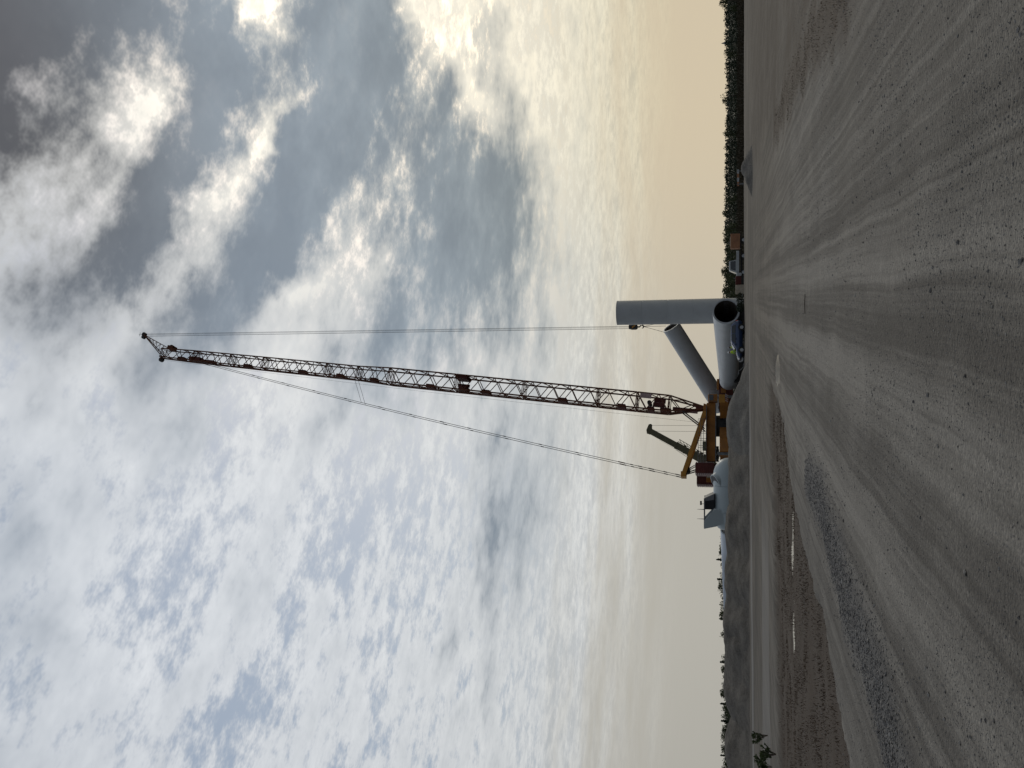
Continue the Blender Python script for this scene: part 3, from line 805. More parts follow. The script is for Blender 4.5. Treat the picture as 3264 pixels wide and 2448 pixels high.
# mast (A-frame) leaning back over the deck
MT = Vector((-10.2, 0, 7.75 - CO.z)); MF = Vector((-0.6, 0, FH + 0.15))
for e in (-0.75, 0.75):
    mb = MB(); mb.bar(MF + Vector((0, e, 0)), MT + Vector((0, e, 0)), 0.55, 0.62); mb.build('mast_leg', M_YEL2, cr)
mb = MB(); mb.bar(MT + Vector((0.25, -1.0, -0.05)), MT + Vector((0.25, 1.0, -0.05)), 0.75, 0.75); mb.build('mast_head', M_YEL2, cr)
mb = MB(); mb.bar(MF.lerp(MT, 0.45) + Vector((0, -0.75, 0)), MF.lerp(MT, 0.45) + Vector((0, 0.75, 0)), 0.4); mb.build('mast_brace', M_YEL2, cr)
mb = MB(); disc(mb, MT + Vector((0.9, 0, -0.55)), 0.45, 1.4); smooth_by_angle(mb.build('sheave', M_DARK, cr))
# pendants from the mast to the boom, with their link plates
PT = FOOT + BD * 86.0 + BX * -0.95
for e in (-0.85, 0.85):
    A, B = MT + Vector((0, e, 0.1)), PT + Vector((0, e, 0))
    mb = MB(); n = 14
    mb.tube([A.lerp(B, k / n) + Vector((-0.55 * math.sin(math.pi * k / n), 0, -0.25 * math.sin(math.pi * k / n))) for k in range(n + 1)], 0.042, 5)
    pe = mb.build('pendant_line', M_ROPE, cr)
    for u, sz in ((0.008, 0.30), (0.03, 0.22), (0.055, 0.34), (0.075, 0.24), (0.09, 0.20), (0.108, 0.42), (0.19, 0.2), (0.26, 0.2), (0.33, 0.2), (0.40, 0.2), (0.455, 0.28), (0.52, 0.2), (0.585, 0.2), (0.66, 0.2), (0.73, 0.2), (0.80, 0.2), (0.87, 0.2)):
        p = A.lerp(B, u) + Vector((-0.55 * math.sin(math.pi * u), 0, -0.25 * math.sin(math.pi * u)))
        k = MB(); D3 = (B - A).normalized(); k.bar(p - D3 * sz * 1.2, p + D3 * sz * 1.2, sz * 0.55, 0.12); k.build('link_plate', M_BOOM if sz > 0.4 else M_ROPE, pe)
    S = FOOT + BD * (56.5) + BX * -1.0 + BY * e; u = 0.625
    Q = A.lerp(B, u) + Vector((-0.51, 0, -0.23))
    k = MB(); k.tube([S, Q], 0.028, 5); k.build('spreader_line', M_ROPE, cr)
mb = MB(); mb.tube([HD + BX * -1.2, FOOT + BD * 45 + BX * -1.9, Vector((-2.3, -0.6, FH + 0.4))], 0.014, 4); mb.build('auxiliary_rope', M_ROPE, cr)
# backstops between boom and mast
for e in (-0.8, 0.8):
    mb = MB(); mb.tube([FOOT + BD * 3.5 + BX * -0.75 + BY * e, Vector((-2.5, e, FH + 0.9)), Vector((-3.2, e, FH + 0.2))], 0.10, 6); mb.build('backstop', M_DARK, cr)
# deck
D0, D1 = -8.1, 0.55
mb = MB(); mb.bbox(((D0 + D1) / 2, 0, FH - 0.72), (D1 - D0, 2.9, 1.28), 0.05)
for k in range(7): mb.box((D0 + 0.7 + k * 1.15, -1.47, FH - 0.72), (0.10, 0.05, 1.1))
mb.prism([(D1 - 0.1, FH - 0.1), (D1 + 0.05, FH + 0.35), (D1 - 0.7, FH + 0.45), (D1 - 1.5, FH - 0.1)], 1, -0.9, -0.55); mb.prism([(D1 - 0.1, FH - 0.1), (D1 + 0.05, FH + 0.35), (D1 - 0.7, FH + 0.45), (D1 - 1.5, FH - 0.1)], 1, 0.55, 0.9)
mb.build('deck', M_YEL, cr)
mb = MB(); mb.box(((D0 + D1) / 2 - 0.3, -1.75, FH - 0.06), (D1 - D0 - 0.6, 0.55, 0.10)); mb.box(((D0 + D1) / 2 - 0.3, -1.75, FH - 1.40), (D1 - D0 - 0.4, 0.6, 0.14)); mb.build('catwalk', M_GRAT, cr)
mb = MB(); mb.bbox((D0 - 1.0, 0, FH - 0.75), (1.9, 2.8, 1.3), 0.06); mb.box((D0 - 0.6, -1.45, FH - 0.75), (0.06, 0.06, 1.2)); mb.build('engine_housing', M_OLIVE, cr)
mb = MB()
for k in range(5): mb.box((D0 + 0.2 + k * 0.45, -1.2, FH - 1.65), (0.32, 0.9, 0.35 + 0.12 * (k % 2)))
mb.build('hydraulic_unit', M_DARK, cr)
for e in (-1.95, 1.6):
    rl = MB()
    for z in (0.36, 0.72, 1.08): rl.tube([(D0 - 0.3, e, FH + z), (-2.0, e, FH + z)], 0.025, 4)
    rl.build('guard_rail', M_STEEL, cr)
    for k in range(7):
        r2 = MB(); r2.tube([(D0 - 0.3 + k * (D0 * -1 - 1.7) / 6, e, FH - 0.02), (D0 - 0.3 + k * (D0 * -1 - 1.7) / 6, e, FH + 1.08)], 0.03, 4); r2.build('rail_post', M_STEEL, cr)
mb = MB(); mb.bbox((-5.8, -0.9, FH + 0.22), (1.3, 0.7, 0.5), 0.04); mb.build('tool_box', M_OLIVE, cr)
cb = MB(); cb.bbox((1.15, -1.55, FH - 0.95), (1.1, 1.1, 1.3), 0.08); co = cb.build('cab', M_YEL, cr)
cw = MB(); cw.box((1.15, -2.11, FH - 0.75), (0.85, 0.02, 0.6)); cw.box((1.71, -1.55, FH - 0.75), (0.02, 0.85, 0.6)); cw.build('window', M_GLASS, co)
cw = MB()
for e in (-2.3, -0.8): cw.tube([(0.5, e, FH - 1.5), (0.5, e, FH - 0.5), (2.3, e, FH - 0.5), (2.3, e, FH - 1.5)], 0.025, 4)
cw.build('cab_rail', M_STEEL, co)
# slewing ring and carrier
mb = MB(); mb.tube([(-2.6, 0, FH - 2.6), (-2.6, 0, FH - 1.35)], 1.55, 28); smooth_by_angle(mb.build('slew_ring', M_DARK, cr))
mb = MB(); mb.bbox((-2.6, 0, 2.3), (3.6, 3.0, 1.9), 0.1)
for k in range(6): mb.box((-3.9 + k * 0.5, -1.56, 2.3), (0.12, 0.12, 1.6))
mb.build('centre_frame', M_DARK, cr)
mb = MB(); mb.bbox((3.0, 0, 2.75), (6.4, 2.6, 2.0), 0.08); mb.box((3.2, -1.33, 2.5), (6.0, 0.06, 0.12)); mb.box((1.7, -1.34, 3.2), (0.9, 0.06, 0.5)); mb.build('carrier', M_RED, cr)
mb = MB(); mb.bbox((3.4, -1.1, 3.9), (1.6, 0.6, 0.3), 0.05); mb.box((2.4, -1.36, 3.1), (0.7, 0.06, 0.7)); mb.box((4.1, -1.37, 3.35), (0.8, 0.06, 0.4)); mb.build('carrier_locker', M_YEL, cr)
mb = MB(); mb.bbox((7.4, 0, 2.4), (2.2, 2.6, 2.4), 0.15); kc = mb.build('carrier_cab', M_RED, cr)
mb = MB(); mb.box((7.4, -1.31, 2.95), (1.5, 0.02, 0.75)); mb.box((8.51, 0, 2.95), (0.02, 2.2, 0.8)); mb.build('window', M_GLASS, kc)
for k in range(5):
    for e in (-1.1, 1.1): wheel(cr, (0.6 + k * 1.65, e, 0.72), 0.72, 0.5)
# four outrigger beams with their jacks and pads
for (x0, y0, x1, y1) in ((-3.4, -1.2, -7.6, -4.6), (-3.4, 1.2, -7.6, 4.6), (-1.4, -1.3, 0.6, -4.6), (-1.4, 1.3, 1.4, 4.6)):
    mb = MB(); mb.bar((x0, y0, 3.0), (x1, y1, 3.0), 0.9, 1.2); ob = mb.build('outrigger', M_YEL, cr)
    mb = MB(); mb.tube([(x1, y1, 3.9), (x1, y1, 0.35)], 0.24, 12); smooth_by_angle(mb.build('jack', M_STEEL, ob))
    mb = MB(); mb.box((x1, y1, 0.16), (2.0, 2.0, 0.34)); mb.build('pad', M_WOOD, ob)
mb = MB(); mb.bbox((-6.0, -2.9, 3.05), (3.3, 0.5, 1.15), 0.05); mb.build('ballast_beam', M_YEL, cr)
mb = MB(); mb.box((0.15, -5.3, 3.3), (1.2, 0.05, 0.8)); mb.build('warning_board', M_YEL2, cr)
mb = MB()
for k in range(4): mb.prism([(-0.4 + k * 0.3, 2.45), (-0.26 + k * 0.3, 2.45), (0.0 + k * 0.3, 2.85), (-0.14 + k * 0.3, 2.85)], 1, -5.32, -5.28)
mb.build('stripe', M_PINK, cr)
# counterweight: two stacks of slabs on a rear beam
mb = MB(); mb.box((-9.6, 1.0, FH - 1.35), (1.6, 7.6, 0.35)); mb.build('counterweight_beam', M_RED, cr)
for e, nb_, hx in ((-2.2, 9, -9.45), (4.3, 9, -9.95)):
    for k in range(nb_):
        z = FH - 1.17 + k * 0.285 + 0.142
        mb = MB(); mb.bbox((hx, e, z), (1.42 + 0.05 * (k % 2), 2.3, 0.28), 0.02); sl = mb.build('counterweight_slab', M_RED, cr)
        for s in (-1, 1):
            mb = MB()
            xs = hx + s * 0.78
            mb.prism([(xs - 0.06, z - 0.13), (xs + 0.06, z - 0.13), (xs + s * 0.06, z + 0.05)], 1, e - 1.2, e + 1.0); mb.build('lifting_lug', M_PINK, sl)
mb = MB(); mb.bbox((-9.95, 3.1, FH - 0.45), (0.9, 0.1, 0.9), 0.03); mb.build('maker_plate', M_YEL, cr)
# struts from the rear deck up to the mast head
for e in (-0.7, 0.7):
    mb = MB(); mb.tube([(-9.2, e, FH + 1.2), (MT.x + 0.5, e, MT.z - 0.5)], 0.09, 6); mb.tube([(-8.5, e, FH + 1.4), (MT.x + 0.8, e, MT.z - 0.35)], 0.05, 5); mb.build('mast_strut', M_DARK, cr)
mb = MB()
for k in range(5): mb.tube([(-7.6 - k * 0.12, -0.4 + 0.2 * k, FH + 0.1), (MT.x + 1.0, -0.4 + 0.2 * k, MT.z - 0.45)], 0.015, 4)
mb.build('derricking_rope', M_ROPE, cr)

# hook block with the slings that hold the tower section
HW = CO + Matrix.Rotation(YAW, 3, 'Z') @ Vector((HKX, 0, HKZ))
hb = thing('hook_block', 'dark hook block hanging from the lattice crane beside the upright tower', 'hook block', HW, YAW)
mb = MB(); mb.prism([(-0.22, 0.75), (0.22, 0.75), (0.36, 0.3), (0.36, -0.35), (0.2, -0.6), (-0.2, -0.6), (-0.36, -0.35), (-0.36, 0.3)], 1, -0.28, 0.28); mb.build('cheek', M_DARK, hb)
mb = MB(); mb.prism([(-0.3, 0.18), (-0.1, 0.3), (0.3, -0.2), (0.1, -0.3)], 1, -0.30, -0.285); mb.build('stripe', M_YEL2, hb)
mb = MB(); mb.tube([(0.0, 0, -0.6), (0, 0, -0.95)], 0.12, 8); mb.tube([(0.03, 0, -0.9), (0.22, 0, -1.1), (0.26, 0, -1.35), (0.08, 0, -1.55), (-0.16, 0, -1.45), (-0.22, 0, -1.25)], [0.10, 0.12, 0.13, 0.12, 0.09, 0.05], 8); smooth_by_angle(mb.build('hook', M_DARK, hb), 60)
TP = Vector((8.78, 134, 9.9)); ax = -d_up
sv = d_up.cross(Vector((0, 1, 0))).normalized()
iv = hb.matrix_world
Rinv = Matrix.Rotation(-YAW, 3, 'Z')
for dd in (Vector((0.75, 0, 1.1)), Vector((-0.85, -0.2, 0.95)), Vector((0.2, 0.9, 0.9))):
    e = Rinv @ (TP + dd - HW); mb = MB(); mb.tube([(0.05, 0, -1.5), e], 0.03, 5); mb.build('sling', M_ROPE, hb)

# ------------------------------------------------------------------ the telescopic crane behind
tz = gz(-14.5, 150)
tcr = thing('telescopic_crane', 'olive telescopic boom crane with folded lattice jib behind the yellow deck', 'crane', (-14.9, 150, tz), RAD(4))
T0, T1 = Vector((0, 0, 3.0)), Vector((6.85, 0, 14.7 - tz))
td = (T1 - T0).normalized(); TL = (T1 - T0).length
TX = Vector((td.z, 0, -td.x)); TM = Matrix((TX, Vector((0, 1, 0)), td)).transposed()
for s0, s1, w, nm in ((0.0, 6.9, 1.35, 'base_boom'), (6.8, 9.4, 1.15, 'boom_stage'), (9.3, TL, 0.98, 'boom_stage')):
    mb = MB(); mb.box(T0 + td * (s0 + s1) / 2, (w, w * 0.85, s1 - s0), TM); mb.box(T0 + td * (s1 - 0.12), (w + 0.08, w * 0.85 + 0.08, 0.2), TM); mb.build(nm, M_OLIVE, tcr)
mb = MB(); mb.prism([(T1.x - 0.75, T1.z - 0.45), (T1.x - 0.55, T1.z + 0.35), (T1.x + 0.1, T1.z + 0.45), (T1.x + 1.05, T1.z + 0.05), (T1.x + 1.0, T1.z - 0.45), (T1.x + 0.3, T1.z - 0.5)], 1, -0.4, 0.4); mb.build('boom_head', M_OLIVE, tcr)
mb = MB(); disc(mb, (T1.x + 0.85, 0, T1.z - 0.22), 0.30, 0.7); disc(mb, (T1.x - 0.45, 0, T1.z - 0.15), 0.26, 0.7); smooth_by_angle(mb.build('sheave', M_DARK, tcr))
for dx in (0.95, -0.05): 
    mb = MB(); mb.tube([(T1.x + dx - 0.05, 0.1, T1.z - 0.3), (T1.x + dx, 0.1, 3.6)], 0.022, 4); mb.build('hoist_rope', M_ROPE, tcr)
mb = MB(); mb.bbox((T1.x + 0.45, 0.1, 3.2), (0.5, 0.4, 0.8), 0.05); mb.build('hook_block', M_DARK, tcr)
fj = MB(); J0, J1 = T0 + td * 3.4 + TX * 0.78, T0 + td * 9.3 + TX * 0.72
cj = []
for e, f in ((-0.3, 0.0), (0.3, 0.0), (-0.3, 0.42), (0.3, 0.42)):
    a, b = J0 + Vector((0, e, 0)) + TX * f * 0.4, J1 + Vector((0, e, 0)) + TX * f
    fj.tube([a, b], 0.045, 5); cj.append((a, b))
jf = fj.build('folded_jib', M_OLIVE, tcr)
lac = MB()
for k in range(9):
    u, v = k / 9, (k + 1) / 9
    for i, j in ((0, 1), (0, 2), (1, 3), (2, 3)): lac.tube([cj[i][0].lerp(cj[i][1], u), cj[j][0].lerp(cj[j][1], v)], 0.028, 4, False)
kind(lac.build('lacing', M_OLIVE, jf), 'stuff')
mb = MB()
for s_, f_ in ((5.6, 0.85), (4.9, 0.8), (4.2, 0.75), (7.9, 0.6), (3.0, 0.6)): mb.box(T0 + td * s_ + TX * f_, (0.30, 0.5, 0.45), TM)
for s_ in (9.2, 7.6, 6.0): mb.box(T0 + td * s_ - TX * 0.55, (0.15, 0.2, 0.25), TM)
mb.build('jib_bracket', M_OLIVE, tcr)
mb = MB(); mb.tube([T0 + td * 9.0 - TX * 0.7, T0 + td * 6.2 - TX * 0.95], 0.03, 4); mb.tube([T0 + td * 0.5 - TX * 0.75, T0 + td * 12.2 - TX * 0.6], 0.014, 4); mb.build('cable', M_ROPE, tcr)
mb = MB(); mb.tube([T0 + td * 4.3 + TX * 0.4, (2.9, 0, 2.3)], 0.16, 10); smooth_by_angle(mb.build('lift_cylinder', M_STEEL, tcr))
mb = MB(); mb.bbox((-0.4, 0, 2.6), (4.6, 2.6, 1.3), 0.08); mb.build('superstructure', M_OLIVE, tcr)
mb = MB(); mb.bbox((-3.0, 0, 2.5), (1.0, 2.7, 1.5), 0.05); mb.build('counterweight', M_DARK, tcr)
mb = MB(); mb.bbox((1.2, -1.4, 2.7), (1.7, 0.9, 1.6), 0.12); oc = mb.build('cab', M_OLIVE, tcr)
mb = MB(); mb.box((1.3, -1.86, 3.0), (1.2, 0.02, 0.7)); mb.build('window', M_GLASS, oc)
mb = MB(); mb.bbox((1.0, 0, 1.45), (11.0, 2.6, 0.8), 0.06); mb.build('carrier', M_OLIVE, tcr)
mb = MB(); mb.bbox((7.4, 0, 1.9), (1.9, 2.6, 1.7), 0.2); mb.build('carrier_cab', M_OLIVE, tcr)
for k in range(5):
    for e in (-1.1, 1.1): wheel(tcr, (-3.6 + k * 2.2, e, 0.68), 0.68, 0.5)

# ------------------------------------------------------------------ nacelle with rotor hub
nz0 = gz(-13, 112)
nac = thing('nacelle', 'pale turbine nacelle with round rotor hub resting behind the soil heap', 'nacelle', (-13.8, 112, nz0))
NR = 1.95; NC = 3.30 - nz0 - NR           # axis height above ground
def lathe_x(prof, n=40, zc=0.0, sq=0.0):
    rings = []
    for x, r in prof:
        R = []
        for j in range(n):
            a = 2 * math.pi * j / n; k = 1.0 + sq * (abs(math.sin(2 * a)) ** 2)
            R.append((x, r * k * math.cos(a), zc + r * k * math.sin(a)))
        rings.append(R)
    return rings
mb = MB(); mb.loft(lathe_x([(1.02, 1.93), (1.2, 1.96), (2.0, 1.98), (2.8, 1.90), (3.4, 1.70), (3.9, 1.38), (4.2, 1.02), (4.42, 0.55), (4.5, 0.12)], zc=NC)); smooth_by_angle(mb.build('hub', M_NAC, nac), 40)
# blade openings in the hub
for ang, nm in ((0, 'blade_root'), (120, 'blade_root'), (240, 'blade_root')):
    dirv = Matrix.Rotation(RAD(ang), 3, 'X') @ Vector((-0.40, -0.42, 0.82))
    dirv.normalize(); c = Vector((2.25, 0, NC)); M = dirv.to_track_quat('Z', 'Y').to_matrix()
    def rg(r, h): return [c + M @ Vector((r * math.cos(2 * math.pi * j / 28), r * math.sin(2 * math.pi * j / 28), h)) for j in range(28)]
    k = MB(); k.loft([rg(1.25, 1.30), rg(1.06, 1.80), rg(1.03, 2.08), rg(0.93, 2.08), rg(0.93, 1.4)], caps=False); br = k.build(nm, M_NAC, nac); smooth_by_angle(br, 40)
    k = MB(); k.loft([rg(0.932, 2.05), rg(0.3, 2.03), rg(0.05, 2.02)]); k.build('bore_shade_cap', M_BLACK, br)  # black cap just under the lip paints the shade of the hollow
mb = MB(); mb.loft(lathe_x([(-2.3, 1.90), (-2.2, 1.93), (0.9, 1.93), (1.0, 1.88)], zc=NC)); smooth_by_angle(mb.build('housing', M_NAC, nac), 40)
mb = MB(); mb.loft(lathe_x([(-4.55, 1.05), (-4.4, 1.35), (-4.0, 1.66), (-3.5, 1.82), (-2.36, 1.86)], zc=NC)); smooth_by_angle(mb.build('tail_cover', M_NAC, nac), 40)
mb = MB(); mb.loft(lathe_x([(-5.0, 0.75), (-4.5, 1.0)], zc=NC - 0.1)); mb.build('rear_hatch', M_DARK, nac)
TZ = 4.40 - nz0
for e, lab in ((-1.25, None), (1.25, None)):
    mb = MB()
    mb.prism([(-3.35, TZ), (-4.35, TZ), (-4.0, NC + 1.55), (-3.4, NC + 0.2), (-2.1, NC + 0.25), (-1.85, NC + 1.75)], 1, e * 1.32 - 0.06, e * 1.32 + 0.06); mb.build('fin', M_NAC, nac)
mb = MB(); mb.prism([(-1.95, NC + 1.85), (-0.75, NC + 1.85), (-0.95, TZ - 0.1), (-1.95, TZ - 0.1)], 1, -1.35, 1.35); rd = mb.build('radiator', M_BLACK, nac)
mb = MB(); mb.prism([(-0.72, NC + 1.85), (0.05, NC + 1.80), (-0.55, TZ - 0.05), (-0.92, TZ - 0.05)], 1, -1.4, 1.4); mb.build('air_scoop', M_STEEL, rd)
for k in range(7):
    mb = MB(); mb.box((-1.45, -1.38, NC + 2.0 + k * 0.13), (0.95, 0.04, 0.03)); mb.build('louvre', M_DARK, rd)
mb = MB(); mb.box((-2.4, -1.45, TZ - 0.02), (3.7, 0.12, 0.10)); mb.build('top_rail', M_STEEL, nac)
mb = MB(); mb.box((-2.4, 1.45, TZ - 0.02), (3.7, 0.12, 0.10)); mb.build('top_rail', M_STEEL, nac)
for x in (-1.95, -3.15):
    mb = MB(); mb.tube([(x, -1.45, TZ), (x, -1.45, TZ + 0.85)], [0.05, 0.018], 6); mb.build('lightning_rod', M_STEEL, nac)
mb = MB(); mb.tube([(-1.25, -1.45, TZ), (-1.25, -1.45, TZ + 0.28)], 0.03, 5); mb.box((-1.15, -1.45, TZ + 0.38), (0.5, 0.15, 0.22)); mb.build('wind_sensor', M_DARK, nac)
mb = MB(); mb.tube([(-2.0, -1.3, NC + 2.0), (-3.2, -1.3, TZ - 0.1)], 0.03, 4); mb.build('stay', M_STEEL, nac)
for x in (-2.6, 0.6):
    mb = MB(); mb.box((x, 0, (NC - NR) / 2 + 0.1), (0.5, 2.6, max(0.3, NC - NR + 0.5))); mb.build('transport_foot', M_DARK, nac)

# rotor blade on the ground
b0, b1 = Vector((-19.0, 115.5, 1.45)), Vector((-41.0, 135.0, 1.25))
bl = thing('rotor_blade', 'long white rotor blade lying behind the soil heaps left of the nacelle', 'rotor blade')
bl.matrix_world = Matrix.Translation(b0) @ (b1 - b0).to_track_quat('X', 'Z').to_matrix().to_4x4()
BLn = (b1 - b0).length
rings = []
for k in range(29):
    u = k / 28; x = BLn * u
    ch = 1.9 if u < 0.06 else 1.9 + 0.5 * ss(0.06, 0.2, u) - 1.75 * ss(0.2, 1.0, u)      # height of the edge-on section
    tk = 1.9 - 1.3 * ss(0.03, 0.25, u) - 0.45 * ss(0.25, 1, u)
    topz = 1.0 - 0.45 * u
    if u > 0.96: f = 1 - ((u - 0.96) / 0.04) ** 2 * 0.85; ch *= f; tk *= f
    R = []
    for j in range(24):
        a = 2 * math.pi * j / 24
        R.append((x, tk / 2 * math.cos(a), topz - ch / 2 + ch / 2 * math.sin(a)))
    rings.append(R)
mb = MB(); mb.loft(rings); smooth_by_angle(mb.build('shell', M_BLADE, bl), 50)
mb = MB(); mb.loft([[(-0.03, 0.8 * math.cos(2 * math.pi * j / 24), 0.05 + 0.8 * math.sin(2 * math.pi * j / 24)) for j in range(24)], [(0.05, 0.6 * math.cos(2 * math.pi * j / 24), 0.05 + 0.6 * math.sin(2 * math.pi * j / 24)) for j in range(24)]]); mb.build('root_shade_disc', M_BLACK, bl)  # black disc on the closed root end, painted shade of a hollow
for u, hh in ((0.1, 1.5), (0.62, 1.9)):
    p = b0.lerp(b1, u); mb = MB(); zb = gz(p.x, p.y) - p.z
    mb.box((BLn * u, 0, (zb + 1.0 - 0.45 * u - 1.9) / 2 - 0.05), (0.5, 2.2, max(0.4, abs(zb - (1.0 - 0.45 * u - 1.9))))); mb.build('support', M_WOOD, bl)

# ------------------------------------------------------------------ blue car
ca = thing('car', 'blue hatchback parked beside the lying tower section', 'car', (4.75, 97.6, gz(4.75, 97.6)), RAD(180 + 14))
def sec(x, zb, zt, hw, n=1.0):
    return [(x, -hw * 0.86, zb), (x, -hw * 0.98, zb + 0.12), (x, -hw, (zb + zt) * 0.52), (x, -hw * 0.96, zt - 0.10), (x, -hw * 0.84, zt),
            (x, hw * 0.84, zt), (x, hw * 0.96, zt - 0.10), (x, hw, (zb + zt) * 0.52), (x, hw * 0.98, zb + 0.12), (x, hw * 0.86, zb)]
mb = MB(); mb.loft([sec(*q) for q in ((-2.12, 0.42, 0.84, 0.70), (-2.06, 0.32, 0.95, 0.78), (-1.85, 0.26, 1.00, 0.83), (-1.3, 0.22, 0.98, 0.86), (0, 0.20, 0.96, 0.87), (0.85, 0.20, 0.95, 0.87), (1.35, 0.22, 0.88, 0.85), (1.8, 0.25, 0.78, 0.79), (2.05, 0.32, 0.68, 0.70), (2.14, 0.40, 0.58, 0.60))])
smooth_by_angle(mb.build('body', M_BLUE, ca), 45)
def gr(z, xr, xf, hw): return [(xr, -hw * 0.9, z), (xr + 0.15, -hw, z), (xf - 0.2, -hw, z), (xf, -hw * 0.8, z), (xf, hw * 0.8, z), (xf - 0.2, hw, z), (xr + 0.15, hw, z), (xr, hw * 0.9, z)]
mb = MB(); mb.loft([gr(0.93, -2.02, 1.15, 0.80), gr(1.15, -1.92, 0.80, 0.75), gr(1.36, -1.72, 0.42, 0.67), gr(1.44, -1.55, 0.22, 0.60), gr(1.46, -1.3, 0.0, 0.5)]); gh = mb.build('cabin', M_BLUE, ca); smooth_by_angle(gh, 40)
for s in (-1, 1):
    for x0, x1, x2, x3 in ((-1.62, -0.62, -0.66, -1.48), (-0.55, 0.62, 0.16, -0.58)):
        mb = MB(); pts = [(x0, s * 0.800, 0.97), (x1, s * 0.800, 0.97), (x2, s * 0.690, 1.36), (x3, s * 0.690, 1.36)]
        q = [Vector(p) for p in pts]; mb.loft([[p for p in q], [p + Vector((0, s * 0.012, 0.004)) for p in q]]); mb.build('window', M_GLASS, ca)
mb = MB(); mb.loft([[(1.13, -0.62, 0.97), (1.13, 0.62, 0.97), (0.47, 0.54, 1.36), (0.47, -0.54, 1.36)], [(1.16, -0.62, 0.98), (1.16, 0.62, 0.98), (0.50, 0.54, 1.37), (0.50, -0.54, 1.37)]]); mb.build('windscreen', M_GLASS, ca)
mb = MB(); mb.loft([[(-1.99, -0.62, 1.0), (-1.99, 0.62, 1.0), (-1.74, 0.54, 1.34), (-1.74, -0.54, 1.34)], [(-2.02, -0.62, 1.01), (-2.02, 0.62, 1.01), (-1.77, 0.54, 1.35), (-1.77, -0.54, 1.35)]]); mb.build('rear_window', M_GLASS, ca)
for s in (-1, 1):
    mb = MB(); mb.box((-2.08, s * 0.66, 0.84), (0.12, 0.16, 0.2)); mb.build('tail_lamp', M_REDLAMP, ca)
    mb = MB(); mb.box((2.03, s * 0.55, 0.62), (0.14, 0.26, 0.12)); mb.build('headlight', M_RIM, ca)
    mb = MB(); mb.bbox((0.62, s * 0.94, 1.0), (0.12, 0.18, 0.12), 0.03); mb.build('wing_mirror', M_BLUE, ca)
    for x in (-1.28, 1.30):
        mb = MB(); n = 18
        mb.loft([[(x + r * math.cos(2 * math.pi * j / n), s * y, 0.32 + r * math.sin(2 * math.pi * j / n)) for j in range(n)] for r, y in ((0.375, 0.78), (0.375, 0.868))]); mb.build('wheel_arch', M_TYRE, ca)
        wheel(ca, (x, s * 0.80, 0.315), 0.315, 0.20)
mb = MB(); mb.box((2.13, 0, 0.45), (0.06, 0.9, 0.14)); mb.build('grille', M_TYRE, ca)
mb = MB(); mb.box((-2.13, 0, 0.66), (0.02, 0.5, 0.11)); mb.build('number_plate', M_WHITE, ca)
for s in (-1, 1):
    mb = MB(); mb.box((0.05, s * 0.872, 0.86), (0.16, 0.02, 0.03)); mb.build('door_handle', M_TYRE, ca)
# bent grey hose beyond the bonnet
mb = MB(); zz = gz(1.6, 99.5)
mb.tube([(2.3, 99.6, zz + 0.05), (1.9, 99.6, zz + 0.08), (1.6, 99.5, zz + 0.35), (1.45, 99.5, zz + 0.62), (1.2, 99.5, zz + 0.55), (0.9, 99.5, zz + 0.70)], 0.045, 6)
tag(smooth_by_angle(mb.build('hose', M_STEEL), 60), 'bent grey hose lying past the front of the blue car', 'hose')

